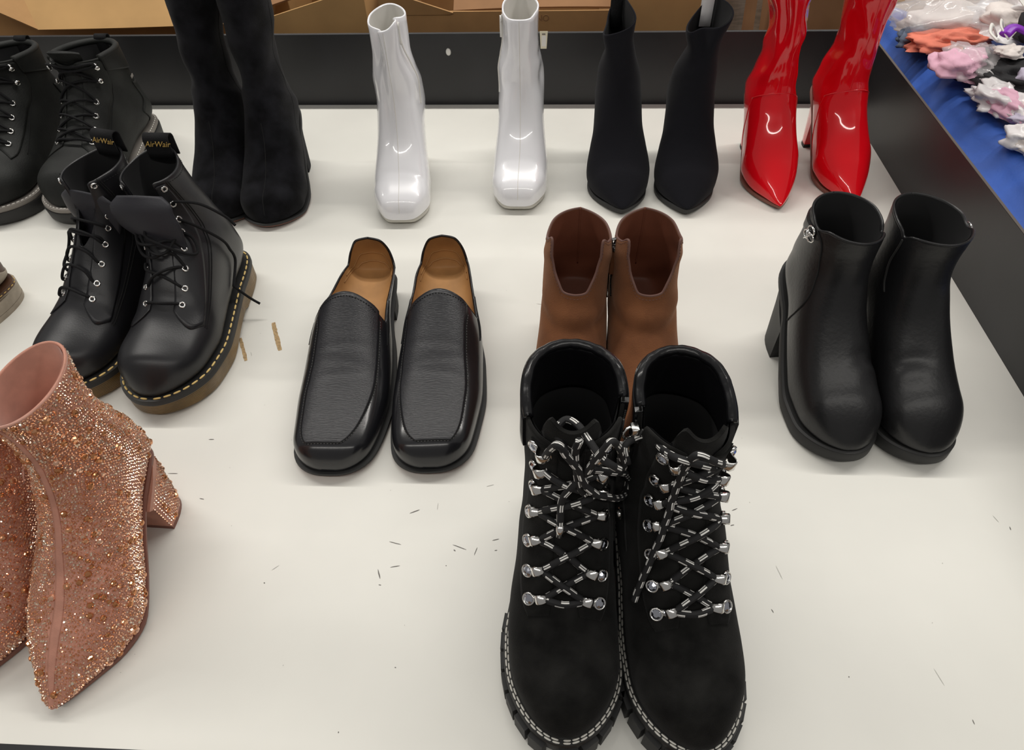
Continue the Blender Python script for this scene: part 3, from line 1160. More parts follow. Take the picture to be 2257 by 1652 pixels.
# ------------------------------------------------------------------ tall black suede boots
def tall_boot(m, loc, rz, label, dx=0.0, shaft=1.0):
    root = thing('tall_boot', label, 'boot', (*loc, 0), rz, 'tall black suede boots')
    K = [(4, 12, 5, 40, 36, .38, 5, 2.5, 2),
         (22, 8, 20, 46, 42, .38, 5, 2.4, 2),
         (50, 6, 46, 57, 47, .36, 5, 2.3, 1),
         (80, 9, 70, 78, 47, .36, 5, 2.2, 0),
         (110, 26, 86, 100, 43, .38, 4, 2.1, 0),
         (140, 48, 96, 122, 40, .4, 3.5, 2, 0),
         (170, 70, 102, 140, 36, .45, 3, 2, 0),
         (198, 86, 105, 154, 34, .46, 3.4, 2, 0),
         (213, 97, 106, 166, 33, .5, 2.8, 2, 0),
         (215, 120, 106, 182, 32, .5, 2, 2, 0),
         (205, 160, 105, 205, 32, .5, 2, 2, 0),
         (202, 200, 104, 235, 33, .5, 2, 2, 0),
         (206, 270, 100, 290, 38, .5, 2, 2, 0),
         (212, 340, 96, 350, 42, .5, 2, 2, 0),
         (214, 410, 92, 410, 45, .5, 2, 2, 0)]
    K = [k[:4] + (k[4] * (shaft if i > 8 else 1),) + k[5:] for i, k in enumerate(K)]
    def soft(t, ph, P):
        z = P[..., 2]
        u = smooth01((z - 0.08) / 0.08)
        return u * (0.0018 * np.sin(z * 55 + 2 * ph) * np.sin(ph * 2 + 1) + 0.0012 * np.sin(z * 95 - 3 * ph))
    s = Shoe(K, toe=(48, 2.1), hgt=(24, 2.2), m=m, deform=lean(dx, 0.16, 0.34), disp=soft)
    s.set_topline([14, 14, 14], [0, PI, 2 * PI])
    s.upper('upper', M_SUEDE, root, 0.0025, n_t=120)
    s.lining(M_DARK_IN, root, 0.003, 9.0)
    tube('toe_seam', lace_points(s, [(t, 1.0, 0.0) for t in np.linspace(0.1, 5.0, 30)], 3), 0.0005, M_BSTITCH, root, 6)
    for p in (0.5, 1.5):
        tube('side_seam', lace_points(s, [(t, p, 0.0) for t in np.linspace(5.5, 13.9, 40)], 3), 0.0005, M_BSTITCH, root, 6)
    zt = lin([0, 50, 80, 110, 140, 170, 215], [12, 6, 9, 26, 48, 70, 97])
    zm = lin([0, 50, 80, 110, 140, 170, 215], [8, 3.5, 6, 22.5, 45, 67, 94])
    zb = lin([0, 50, 80, 110, 140, 170, 215], [5, 0.5, 3, 20, 43, 65, 90])
    P = s.outline(zt)
    s.sole('welt', M_RUBBER, root, zt, zm, [(0, 0.0005), (0.2, 0.0024), (0.8, 0.0024), (1, 0.002)], P=P)
    s.sole('outsole', M_REDSOLE, root, zm, zb, [(0, 0.0015), (0.4, 0.0015), (1, -0.001)], P=P)
    heel_block('heel', M_SUEDE, root, [(.150, .214, .032, .052, .095, 0), (.160, .212, .029, .05, .055, 0), (.163, .210, .028, 0, 0, 0)], m)
    return root


tall_boot(1, (-0.500, 0.835), math.radians(1), 'tall black suede boot, left of its pair', dx=0.018, shaft=0.84)
tall_boot(-1, (-0.417, 0.830), math.radians(3), 'tall black suede boot, right of its pair, nearer the white boots', dx=-0.010, shaft=0.87)


# ------------------------------------------------------------------ black leather platform boots
def platform_boot(m, loc, rz, label):
    root = thing('platform_boot', label, 'boot', (*loc, 0), rz, 'black leather platform boots')
    K = [(4, 24, 6, 52, 36, .38, 5, 2.4, 3),
         (22, 20, 20, 60, 38, .36, 5, 2.3, 3),
         (50, 18, 44, 72, 40.5, .36, 5, 2.2, 2),
         (80, 20, 68, 90, 41, .36, 5, 2.1, 1),
         (110, 34, 88, 110, 39, .38, 4, 2.05, 0),
         (140, 56, 102, 128, 37, .4, 3.5, 2, 0),
         (170, 80, 110, 143, 35, .45, 3, 2, 0),
         (198, 96, 114, 154, 34, .46, 3.4, 2, 0),
         (216, 106, 116, 164, 33, .5, 2.8, 2, 0),
         (220, 125, 117, 172, 33, .5, 2, 2, 0),
         (212, 155, 118, 182, 33, .5, 2, 2, 0),
         (208, 178, 118, 190, 33.5, .5, 2, 2, 0),
         (208, 195, 118, 198, 34, .5, 2, 2, 0)]
    def creases(t, ph, P):
        d, z = P[..., 1], P[..., 2]
        top = smooth01((-np.cos(ph) - 0.1) / 0.7)
        x = P[..., 0]
        w = -0.0016 * np.exp(-((d - 0.072 - 0.30 * (x - 0.01)) / 0.006) ** 2) * top * smooth01((x + 0.01) / 0.03)
        w = w + 0.0009 * np.exp(-((d - 0.060 - 0.30 * (x - 0.01)) / 0.008) ** 2) * top * smooth01((x + 0.01) / 0.03)
        return w + 0.0007 * np.sin(z * 60 + 2 * ph) * smooth01((z - 0.08) / 0.05)
    s = Shoe(K, toe=(50, 2.1), hgt=(44, 1.9), m=m, disp=creases)
    # dip at the inner zip, soft dip at the outer edge of the vamp
    s.set_topline([12.2, 12.2, 11.9, 11.6, 11.1, 11.5, 11.9, 12.1, 11.6, 12.1, 12.2],
                  [0, .35 * PI, .50 * PI, .56 * PI, .60 * PI, .66 * PI, PI, 1.30 * PI, 1.42 * PI, 1.55 * PI, 2 * PI])
    s.upper('upper', M_SOFT, root, 0.0028)
    s.lining(M_DARK_IN, root, 0.0032, 6.0)
    phs = np.linspace(0, 2 * PI, 140)
    tube('topline_binding', s.ev(s.tmax(phs) + 0.005, phs, -0.0012), 0.0015, M_SOFT, root, 6)
    # vamp seam sweeping down the outer side, zip on the inner side
    tube('quarter_seam', lace_points(s, [(11.6, 1.42, 0.3), (10.6, 1.345, 0.3), (8.5, 1.30, 0.3), (6.6, 1.31, 0.3), (5.7, 1.40, 0.3), (5.4, 1.60, 0.3), (5.6, 1.75, 0.3)], 8), 0.0008, M_BSTITCH, root, 6)
    tube('zipper', lace_points(s, [(t, 0.60, 0.0) for t in np.linspace(6.5, 11.0, 20)], 3), 0.0011, M_RUBBER, root, 6)

    def strap(u, v):
        ph = (1.43 + 0.57 * u) * PI
        return 10.6 + 0.9 * v, ph
    s.patch('ankle_strap', strap, 24, 6, 0.0016, M_SOFT, root)
    # linked metal ornament on the strap
    J = Join()
    for (dt, dp, R, sx) in ((11.35, 1.455, 0.0060, 0.7), (10.75, 1.44, 0.0052, 0.8), (10.75, 1.50, 0.0052, 0.8)):
        p = s.ev(np.array(dt), np.array(dp * PI), 0.0030)
        n = s.nrm(np.array(dt), np.array(dp * PI))
        V, F = torus_data(p, n, (0, 0, 1), R, 0.0010, 14, 6, sx)
        J.add(V, F)
    for (q0, q1) in (((11.0, 1.44), (10.35, 1.505)), ((11.0, 1.50), (10.4, 1.435))):
        V, F, U = tube_data(lace_points(s, [(q0[0], q0[1], 3.6), ((q0[0] + q1[0]) / 2, (q0[1] + q1[1]) / 2, 4.4), (q1[0], q1[1], 3.6)], 4), 0.0010, 6)
        J.add(V, F)
    J.build('metal_ornament', M_CHROME, root)
    zt = lin([0, 50, 80, 110, 140, 170, 220], [24, 18, 20, 34, 56, 80, 108])
    zb = lin([0, 50, 80, 110, 140, 170, 220], [8, 0.5, 3, 20, 44, 72, 100])
    P = s.outline(zt)
    s.sole('sole', M_RUBBER, root, zt, zb, [(0, 0.0005), (0.08, 0.0030), (0.12, 0.0024), (0.18, 0.0030), (0.9, 0.0034), (1, 0.002)], P=P)
    heel_block('heel', M_RUBBER, root, [(.150, .219, .033, .052, .103, 0), (.158, .217, .030, .05, .055, 0), (.162, .214, .029, 0, 0, 0)], m)
    return root


platform_boot(1, (0.313, 0.424), math.radians(5), 'black leather platform ankle boot with metal ornament, left of its pair')
platform_boot(-1, (0.402, 0.424), math.radians(8), 'black leather platform ankle boot, right of its pair beside the side board')


# ------------------------------------------------------------------ brown suede ankle boots
def brown_boot(m, loc, rz, label):
    root = thing('suede_bootie', label, 'boot', (*loc, 0), rz, 'brown suede ankle boots')
    K = [(2, 12, 3, 40, 34, .38, 5, 2.4, 3),
         (22, 9, 20, 46, 40, .36, 5, 2.3, 3),
         (55, 7, 50, 56, 41, .36, 5, 2.2, 2),
         (90, 8, 80, 70, 41, .36, 5, 2.1, 1),
         (125, 18, 105, 92, 39.5, .38, 4, 2.05, 0),
         (155, 32, 120, 112, 38, .4, 3.5, 2, 0),
         (185, 46, 128, 128, 37, .45, 3, 2, 0),
         (215, 56, 131, 142, 36, .46, 3.4, 2, 0),
         (234, 64, 132, 152, 36, .5, 2.8, 2, 0),
         (238, 85, 132, 162, 36, .5, 2, 2, 0),
         (231, 115, 131, 170, 37, .5, 2, 2, 0),
         (227, 140, 130, 178, 35, .5, 2, 2, 0),
         (227, 165, 129, 186, 34, .5, 2, 2, 0)]
    def creases(t, ph, P):
        d, z = P[..., 1], P[..., 2]
        top = smooth01((-np.cos(ph) + 0.1) / 0.7)
        w = -0.0022 * np.exp(-((z - 0.092) / 0.006) ** 2) * top + 0.0016 * np.exp(-((z - 0.105) / 0.008) ** 2) * top
        return w + 0.0008 * np.sin(ph * 3 + z * 60) * smooth01((z - 0.04) / 0.05)
    s = Shoe(K, toe=(55, 1.9), hgt=(28, 2.1), m=m, disp=creases)
    tk = [12.1, 11.8, 11.3, 11.4, 11.9, 10.2, 8.3, 6.9, 6.05, 5.85, 5.8]
    pk = [0, .30, .50, .62, .695, .74, .78, .83, .89, .95, 1.0]
    s.set_topline(tk + tk[-2::-1], [PI * k for k in pk + [2 - k for k in pk[-2::-1]]])
    s.upper('upper', M_BROWN, root, 0.0026)
    s.lining(M_BROWN_IN, root, 0.003, 4.0)
    phs = np.linspace(0, 2 * PI, 160)
    tube('topline_binding', s.ev(s.tmax(phs) + 0.01, phs, -0.0012), 0.0014, M_BROWN_EDGE, root, 6)
    P = s.ev(s.tmax(phs) - 0.22, phs, 0.0002)
    stitches(P, 0.0022, 0.0014, 0.0003).build('edge_stitching', M_BROWN_EDGE, root)['kind'] = 'stuff'
    tube('back_seam', lace_points(s, [(t, 0.0, -3.0) for t in np.linspace(9, 12.2, 10)], 3), 0.0010, M_BROWN_IN, root, 6)
    zp = 0.52
    tm = float(s.tmax(np.array(zp * PI)))
    tube('zipper', lace_points(s, [(t, zp, 0.2) for t in np.linspace(6.5, tm, 16)], 3), 0.0014, M_GUN, root, 6)
    a = s.ev(np.array(tm - 0.25), np.array(zp * PI), 0.003)
    J = Join()
    V, F = torus_data(a, (0.2, -1, 0), (0, 0, 1), 0.0034, 0.0009, 12, 6)
    J.add(V, F)
    V, F = torus_data(a + np.array([0, -0.001, -0.008]), (1, 0.2, 0), (0, 0, 1), 0.0036, 0.0009, 12, 6)
    J.add(V, F)
    pull = J.build('zipper_pull', M_GUN, root)
    V, F = box_data(-0.0022, 0.0022, -0.001, 0.001, -0.030, 0.0)
    q = a + np.array([0, -0.002, -0.011])
    obj('leather_tab', [np.array(v) + q for v in V], F, M_BROWN, pull, smooth=False)
    zt = lin([0, 50, 90, 125, 155, 185, 240], [12, 7, 8, 18, 32, 46, 66])
    zb = lin([0, 50, 90, 125, 155, 185, 240], [6, 0.5, 2, 12, 27, 41, 58])
    s.sole('sole', M_REDSOLE, root, zt, zb, [(0, 0.0005), (0.2, 0.0028), (0.8, 0.0028), (1, 0.0)])
    heel_block('heel', M_BROWN, root, [(.175, .238, .033, .036, .062, 0), (.180, .236, .031, .03, .03, 0), (.182, .234, .030, .005, .005, 0)], m)
    heel_block('heel_tip', M_RUBBER, root, [(.182, .234, .030, .005, .005, 0), (.182, .234, .030, 0, 0, 0)], m)
    return root


brown_boot(1, (0.02, 0.42), math.radians(-4), 'brown suede ankle boot, left of its pair behind the laced boots')
brown_boot(-1, (0.112, 0.42), math.radians(1.5), 'brown suede ankle boot, right of its pair behind the laced boots')


# ------------------------------------------------------------------ black hiker boots with studs
def hiker(m, loc, rz, label, dx=0.0, shaft=1.0):
    root = thing('hiker_boot', label, 'boot', (*loc, 0), rz, 'black suede lace-up hiker boots')
    K = [(6, 36, 8, 68, 37, .34, 5, 2.5, 4),
         (25, 33, 24, 74, 40, .34, 5, 2.4, 4),
         (55, 31, 50, 80, 43.5, .32, 5, 2.3, 3),
         (85, 31, 76, 92, 44.5, .32, 5, 2.2, 1),
         (115, 34, 98, 114, 43, .34, 4, 2.1, 0),
         (145, 39, 114, 140, 40, .38, 4, 2.05, 0),
         (180, 45, 124, 160, 39, .42, 3.5, 2, 0),
         (212, 49, 129, 173, 37, .44, 3.6, 2, 0),
         (238, 52, 132, 183, 37, .5, 3.0, 2, 0),
         (250, 64, 134, 190, 37, .5, 2.8, 2, 0),
         (250, 95, 136, 198, 37, .5, 2, 2, 0),
         (240, 135, 137, 206, 36, .5, 2, 2, 0),
         (234, 172, 137, 214, 36, .5, 2, 2, 0),
         (232, 205, 136, 224, 36.5, .5, 2, 2, 0)]
    K = [k[:4] + (k[4] * (shaft if i > 8 else 1),) + k[5:] for i, k in enumerate(K)]
    K[11:] = [k[:3] + (k[3] + dz,) + k[4:] for k, dz in zip(K[11:], (1, 3, 6))]

    def soft(t, ph, P):
        z = P[..., 2]
        return 0.0008 * np.sin(z * 70 + 3 * ph) * smooth01((z - 0.09) / 0.04)
    s = Shoe(K, toe=(62, 2.1), hgt=(30, 2.1), m=m, deform=lean(dx, 0.10, 0.22), disp=soft)
    # open throat in front of the tongue, zip notch on the inner side
    zipn = 10.6 if m > 0 else 11.9
    s.set_topline([13.9, 13.9, 13.6, 13.3, zipn, 13.0, 12.8, 12.5, 11.2, 10.6, 11.2, 12.5, 12.8, 13.0, 13.4, 13.9, 13.9],
                  [PI * k for k in (0, .30, .44, .52, .565, .60, .75, .89, .94, 1.0, 1.06, 1.11, 1.25, 1.36, 1.45, 1.70, 2.0)])
    s.upper('upper', M_NUBUCK, root, 0.003, n_p=120)
    s.lining(M_DARK_IN, root, 0.0045, 5.0, n_p=64)
    # padded shiny collar around the back
    def collar(u, v):
        ph = (-0.64 + (0.64 + 0.52) * u) * PI
        tm = s.tmax(ph)
        return 11.2 + 0.3 * np.cos(ph) + (tm + 0.02 - 11.2 - 0.3 * np.cos(ph)) * v, ph
    s.patch('padded_collar', collar, 60, 14, 0.0026, M_PATENT, root, 0.003)
    phs = np.linspace(-0.64, 0.50, 60) * PI
    rr = 0.0040 * (1 + 0.04 * np.sin(phs * 13) + 0.04 * np.sin(phs * 23 + 1))
    tube('collar_edge', s.ev(s.tmax(phs) + 0.02, phs, -0.0020), rr, M_PATENT, root, 10)
    q = np.linspace(0, 1, 12)
    s.patch('inner_padding', lambda u, v: (s.tmax((-0.64 + 1.14 * u) * PI) - 1.5 * v, (-0.64 + 1.14 * u) * PI), 70, 12, -0.0052, M_PATENT, root, 0.0040)
    zc = 0.565
    for sg in (-1, 1):
        q = [(t, zc + sg * (0.010 + 0.030 * max(0.0, (t - zipn) / (13 - zipn))), 1.2) for t in np.linspace(zipn, 13.0, 8)]
        stitches(lace_points(s, q, 6), 0.0012, 0.0008, 0.0011).build('zipper_teeth', M_RUBBER, root)['kind'] = 'stuff'
    tube('zipper_tape', lace_points(s, [(t, zc, 0.3) for t in np.linspace(5.5, zipn, 14)], 3), 0.0016, M_RUBBER, root, 6)
    a = s.ev(np.array(zipn if m > 0 else 12.6), np.array(zc * PI), 0.004)
    n = s.nrm(np.array(zipn), np.array(zc * PI))
    J = Join()
    V, F = box_data(-0.0035, 0.0035, -0.0045, 0.0045, -0.006, 0.006)
    J.add([np.array(v) * np.array([0.8, 0.9, 1]) + a for v in V], F)
    V, F = torus_data(a + n * 0.004, (0.3, -1, 0.2), (0, 0, 1), 0.0050, 0.0013, 12, 6)
    J.add(V, F)
    V, F, U = tube_data(crspline([a + n * 0.005 + np.array([0, -0.002, -0.003]), a + n * 0.004 + np.array([0, -0.004, -0.015]), a + n * 0.003 + np.array([0, -0.004, -0.030])], 5), 0.0020, 6)
    J.add(V, F)
    zp = J.build('zipper_pull', M_CHROME, root)
    md = zp.modifiers.new('bevel', 'BEVEL')
    md.width = 0.0008
    md.segments = 2
    # tongue
    def tongue(u, v):
        ph = PI + (v - 0.5) * 2 * PI * (0.15 + 0.09 * u)
        t = 6.0 + u * 9.2 - 1.6 * u ** 4 * (1 - np.abs(2 * v - 1) ** 2) - 2.6 * u ** 6 * np.clip((np.abs(2 * v - 1) - 0.6) / 0.4, 0, 1) ** 2
        return t, ph
    s.patch('tongue', tongue, 40, 20, -0.0045, M_NUBUCK, root, 0.0075)
    # lace facings
    for sg in (-1, 1):
        def facing(u, v):
            t = 3.05 + u * (12.45 - 3.05)
            a0 = pchip([3.05, 3.6, 5, 8, 12.5], [0.075, 0.06, 0.075, 0.085, 0.085], t)
            a1 = pchip([3.05, 3.5, 5, 6.5, 9, 12.5], [0.20, 0.25, 0.31, 0.32, 0.30, 0.27], t)
            return t, PI + sg * PI * (a0 + (a1 - a0) * v)
        s.patch('lace_facing', facing, 60, 12, 0.0014, M_NUBUCK, root)
    rows = [(3.50, 0.145), (4.25, 0.17), (5.15, 0.19), (6.25, 0.205), (7.9, 0.20), (10.0, 0.19), (12.1, 0.185)]
    for t, p in rows:
        d_hook(s, t, 1 - p - 0.015, 1, root, 1.3)
        d_hook(s, t, 1 + p + 0.015, -1, root, 1.3)
    lr = [(t, p - 0.055) for t, p in rows]
    path = lace_points(s, cross_lacing(lr[:6] if m > 0 else lr, 3.6, 6.4, 4.2), 7)
    tube('shoelace', path, 0.0027, M_FLECK, root, 9)
    if m > 0:
        knot = [
            [(12.1, 1.13, 4), (12.6, 1.12, 8), (14.3, 1.062, 11), (13.54, 1.025, 11), (11.95, 0.967, 12), (9.79, 0.933, 14), (8.31, 0.862, 14), (7.57, 0.742, 12), (7.63, 0.62, 11),
             (8.65, 0.60, 12), (10.41, 0.762, 12), (11.09, 0.837, 10), (11.32, 0.908, 9), (10.19, 0.962, 9), (8.71, 1.008, 9), (7.35, 1.033, 8), (5.81, 1.033, 8)],
            [(11.43, 0.937, 12), (13.2, 0.904, 14), (14.1, 0.879, 15), (14.5, 0.85, 15), (13.08, 0.79, 15), (11.49, 0.75, 14), (10.6, 0.73, 12)],
            [(14.44, 0.971, 7), (13.4, 0.985, 7), (11.95, 0.975, 9), (9.62, 0.962, 9), (8.2, 0.93, 7)]]
        for k in knot:
            tube('shoelace_bow', lace_points(s, k, 8), 0.0027, M_FLECK, root, 9)
        W = local_pts(root, [(0.0194, 0.2731, 0.222), (0.0135, 0.2757, 0.226), (0.0094, 0.2821, 0.229), (0.0087, 0.2879, 0.231), (0.0149, 0.2932, 0.234), (0.023, 0.2864, 0.236), (0.0303, 0.274, 0.235), (0.0376, 0.2634, 0.232), (0.0452, 0.26, 0.228), (0.0508, 0.2628, 0.22)])
        tube('shoelace_bow', crspline(W, 8), 0.0027, M_FLECK, root, 9)
        V, F, U = tube_data(lace_points(s, [(5.9, 1.033, 8), (5.4, 1.034, 7.5)], 4), 0.0030, 10)
        obj('aglet', V, F, M_CHROME, root)
        V, F, U = tube_data(lace_points(s, [(6.6, 0.70, 10), (6.2, 0.69, 9)], 4), 0.0028, 10)
        obj('aglet', V, F, M_CHROME, root)
    else:
        tail = [(12.1, 1.12, 5), (13.4, 1.02, 9), (14.2, 0.93, 10), (13.2, 0.90, 10), (11.83, 0.892, 9), (8.25, 0.887, 8), (6.1, 0.854, 8), (5.13, 0.80, 8), (4.45, 0.742, 7), (4.0, 0.69, 6)]
        tube('shoelace_tail', lace_points(s, tail, 8), 0.0027, M_FLECK, root, 9)
        # the end that is drawn across to the neighbouring boot's bow
        p0 = s.ev(np.array(12.9), np.array(1.02 * PI), 0.010)
        p1 = s.ev(np.array(13.6), np.array(0.86 * PI), 0.012)
        p2 = np.array(local_pts(root, [(0.074, 0.300, 0.209)])[0])
        p3 = np.array(local_pts(root, [(0.058, 0.293, 0.207)])[0])
        p4 = np.array(local_pts(root, [(0.060, 0.284, 0.196)])[0])
        tube('shoelace_end', crspline([p0, p1, 0.5 * (p1 + p2) + np.array([0, -0.002, -0.001]), p2, p3, p4], 8), 0.0027, M_FLECK, root, 9)
    # welt with a double row of pale stitching, lugged sole
    zt = lin([0, 60, 100, 150, 200, 255], [36, 32, 31, 38, 46, 53])
    zm = lin([0, 60, 100, 150, 200, 255], [29, 25, 24, 31, 39, 46])
    zb = lin([0, 60, 98, 122, 168, 176, 255], [6, 1, 1, 12, 12, 1, 1])
    P = s.outline(zt, 60)
    s.sole('welt', M_RUBBER, root, zt, zm, [(0, 0.0), (0.02, 0.0042), (0.25, 0.0046), (0.9, 0.0046), (1, 0.0038)], n=60, P=P)
    s.sole('sole', M_RUBBER, root, zm, zb, [(0, 0.0036), (0.5, 0.0028), (1, 0.0012)], n=60, P=P)
    J = Join()
    W = s.welt_path(P, 0.0026, zm)
    L = np.concatenate([[0], np.cumsum(np.linalg.norm(np.diff(W, axis=0), axis=1))])
    for q in np.arange(0.004, L[-1] - 0.006, 0.0165):
        c = np.array([np.interp(q, L, W[:, i]) for i in range(3)])
        e = np.array([np.interp(q + 0.002, L, W[:, i]) for i in range(3)]) - c
        if 0.108 < c[1] < 0.172:
            continue
        th = math.atan2(e[1], e[0])
        zz = c[2] - 0.003
        V, F = box_data(-0.0070, 0.0070, -0.005, 0.0006, 0.0, zz)
        sgn = 1 if s.m > 0 else -1
        R_ = [((x * math.cos(th) - y * sgn * math.sin(th)) + c[0], (x * math.sin(th) + y * sgn * math.cos(th)) + c[1], z) for x, y, z in V]
        obj('sole_lug', R_, F, M_RUBBER, root, smooth=False)
    for g in (0.0008, 0.0028):
        st = stitches(s.welt_path(P, g, zt, 0.0003), 0.0058, 0.0010, 0.00085)
        st.build('welt_stitching', M_WSTITCH, root)['kind'] = 'stuff'
    return root


hiker(1, (0.014, 0.138), math.radians(-2), 'black suede laced hiker boot with metal studs, left of the front pair')
hiker(-1, (0.127, 0.135), math.radians(8.5), 'black suede laced hiker boot with metal studs, right of the front pair', shaft=0.92)


# ------------------------------------------------------------------ rhinestone booties
def rhine(m, loc, rz, label):
    root = thing('rhinestone_bootie', label, 'boot', (*loc, 0), rz, 'rose gold rhinestone booties')
    K = [(0, 10, 1, 28, 40, .4, 4, 2.2, 2),
         (20, 8, 19, 40, 40, .4, 4, 2.2, 2),
         (50, 6, 47, 54, 45, .38, 5, 2.2, 1),
         (80, 9, 72, 74, 45, .38, 4, 2.1, 0),
         (110, 26, 96, 100, 41, .38, 4, 2, 0),
         (140, 48, 114, 122, 36, .4, 3.5, 2, 0),
         (170, 70, 124, 142, 35, .45, 3, 2, 0),
         (200, 86, 129, 157, 34, .46, 3.4, 2, 0),
         (218, 96, 132, 168, 34, .5, 2.8, 2, 0),
         (220, 120, 133, 180, 33, .5, 2, 2, 0),
         (210, 150, 133, 194, 31, .5, 2, 2, 0),
         (203, 184, 131, 208, 28, .5, 2, 2, 0),
         (211, 228, 127, 222, 26, .5, 2, 2, 0)]
    s = Shoe(K, toe=(80, 1.4), hgt=(50, 1.6), m=m)
    s.set_topline([12, 12, 12], [0, PI, 2 * PI])
    s.upper('upper', M_ROSE, root, 0.0025)
    s.lining(M_ROSE_IN, root, 0.003, 6.0)
    phs = np.linspace(0, 2 * PI, 120)
    tube('topline_binding', s.ev(np.full_like(phs, 11.98), phs, -0.0012), 0.0014, M_ROSE_IN, root, 6)

    def ribbon(u, v):
        t = 0.4 + u * 11.5
        return t, PI + (v - 0.5) * PI * 0.050 / (0.4 + 0.6 * smooth01(t / 3))
    s.patch('front_seam', ribbon, 60, 5, 0.0005, M_ROSE, root)
    tube('inner_zip_seam', lace_points(s, [(t, 0.55, 0.3) for t in np.linspace(6, 11.9, 20)], 3), 0.0008, M_ROSE_IN, root, 6)
    zt = lin([0, 50, 80, 110, 140, 170, 222], [10, 6, 9, 26, 48, 70, 97])
    zb = lin([0, 50, 80, 110, 140, 170, 222], [5, 0.5, 4, 21, 43, 65, 90])
    s.sole('sole', M_REDSOLE, root, zt, zb, [(0, -0.004), (0.2, -0.0022), (0.8, -0.0022), (1, -0.003)])
    hb = [(.160, .219, .030, .058, .095, 0), (.170, .217, .025, .045, .05, 0), (.175, .215, .024, .005, .005, 0)]
    heel_block('heel', M_ROSE, root, hb, m)
    heel_block('heel_tip', M_REDSOLE, root, [(.175, .215, .024, .005, .005, 0), (.175, .215, .024, 0, 0, 0)], m)
    # stones: rows around each ring, spaced evenly by arc length
    rg = np.random.default_rng(11 + m)
    pts, nrs = [], []
    tt = np.linspace(0.05, 11.97, 1500)
    mid = s.ev(tt, np.full_like(tt, 1.45 * PI))
    L = np.concatenate([[0], np.cumsum(np.linalg.norm(np.diff(mid, axis=0), axis=1))])
    step = 0.0026
    for i, q in enumerate(np.arange(0.001, L[-1], step)):
        t = float(np.interp(q, L, tt))
        ph = np.linspace(0.0, 2 * PI, 400)
        ring = s.ev(np.full_like(ph, t), ph)
        l2 = np.concatenate([[0], np.cumsum(np.linalg.norm(np.diff(ring, axis=0), axis=1))])
        k = max(3, int(l2[-1] / step))
        a = np.interp((np.arange(k) + 0.5 * (i % 2) + rg.uniform(-0.18, 0.18, k)) / k * l2[-1], l2, ph)
        keep = np.abs(a - PI) > 0.030 * PI / (0.4 + 0.6 * min(1, t / 3))
        # nothing on the underside
        keep &= ~((np.cos(a) > 0.55) & (t < 7.2))
        a = a[keep]
        tv = t + rg.uniform(-0.03, 0.03, len(a))
        pts.append(s.ev(tv, a, 0.0002))
        nrs.append(s.nrm(tv, a))
    # heel block faces
    for i in range(26):
        u = (i + 0.5) / 26
        z = 0.008 + u * 0.062
        df = 0.1745 - 0.010 * u
        db = 0.2152 + 0.003 * u
        hw = 0.0242 + 0.004 * u
        for j in range(34):
            a = -PI / 2 + PI * (j + 0.5 * (i % 2)) / 33
            if a > PI / 2:
                continue
            x = math.copysign(abs(math.sin(a)) ** (2 / 2.6), math.sin(a)) * hw
            y = df + (db - df) * abs(math.cos(a)) ** (2 / 2.6)
            if z > np.interp(y, [0.16, 0.219], [0.050, 0.088]):
                continue
            nn = np.array([math.copysign(abs(math.sin(a)) ** 1.2, math.sin(a)), abs(math.cos(a)) ** 1.2, 0.0])
            pts.append(np.array([[x * m, y, z]]))
            nrs.append(np.array([nn / np.linalg.norm(nn) * np.array([m, 1, 1])]))
    Pn = np.vstack(pts)
    Nn = np.vstack(nrs)
    n = len(Pn)
    rad = rg.uniform(0.00085, 0.00120, n)
    big = rg.random(n) < 0.045
    order = np.where(big)[0]
    rg.shuffle(order)
    n_big = 290
    big_i = order[:n_big]
    kind = rg.random(n)
    # gem facets are tipped a little so that each catches the light its own way
    up = np.where(np.abs(Nn[:, 2:3]) < 0.9, np.array([[0, 0, 1.0]]), np.array([[1.0, 0, 0]]))
    T1 = np.cross(up, Nn)
    T1 /= np.linalg.norm(T1, axis=1)[:, None]
    T2 = np.cross(Nn, T1)
    rest = np.ones(n, bool)
    rest[big_i] = False
    rad[order[n_big:]] *= 1.5
    for lo, hi, mt in ((0, 0.55, M_ROSEGEM), (0.55, 0.82, M_ROSEGEM2), (0.82, 1.01, M_PALEGEM)):
        ix = np.where(rest & (kind >= lo) & (kind < hi))[0]
        V = np.zeros((len(ix), 12, 3))
        tip = rg.normal(0, 0.16, (len(ix), 2))
        for j in range(6):
            ca, sa = math.cos(j * PI / 3), math.sin(j * PI / 3)
            V[:, j] = Pn[ix] + (T1[ix] * ca + T2[ix] * sa) * rad[ix, None]
            h = rad[ix] * (0.75 + 0.5 * (tip[:, 0] * ca + tip[:, 1] * sa))
            V[:, 6 + j] = Pn[ix] + (T1[ix] * ca + T2[ix] * sa) * rad[ix, None] * 0.55 + Nn[ix] * h[:, None]
        F = []
        for g in range(len(ix)):
            o = g * 12
            F.append((o + 6, o + 7, o + 8, o + 9, o + 10, o + 11))
            for j in range(6):
                F.append((o + j, o + (j + 1) % 6, o + 6 + (j + 1) % 6, o + 6 + j))
        obj('small_rhinestones', V.reshape(-1, 3), F, mt, root, smooth=False)['kind'] = 'stuff'
    # large stones, one object each
    prof = [(1.0, -0.1), (1.0, 0.22), (0.74, 0.66), (0.42, 0.82)]
    gv, gf = lathe_data((0, 0, 0), (0, 0, 1), (1, 0, 0), prof, 8)
    meshes = []
    for mt in (M_ROSEGEM, M_BIGGEM, M_BIGGEM, M_ROSEGEM2):
        o = obj('rhinestone', gv, gf, mt, root, smooth=False)
        meshes.append(o.data)
        bpy.data.objects.remove(o)
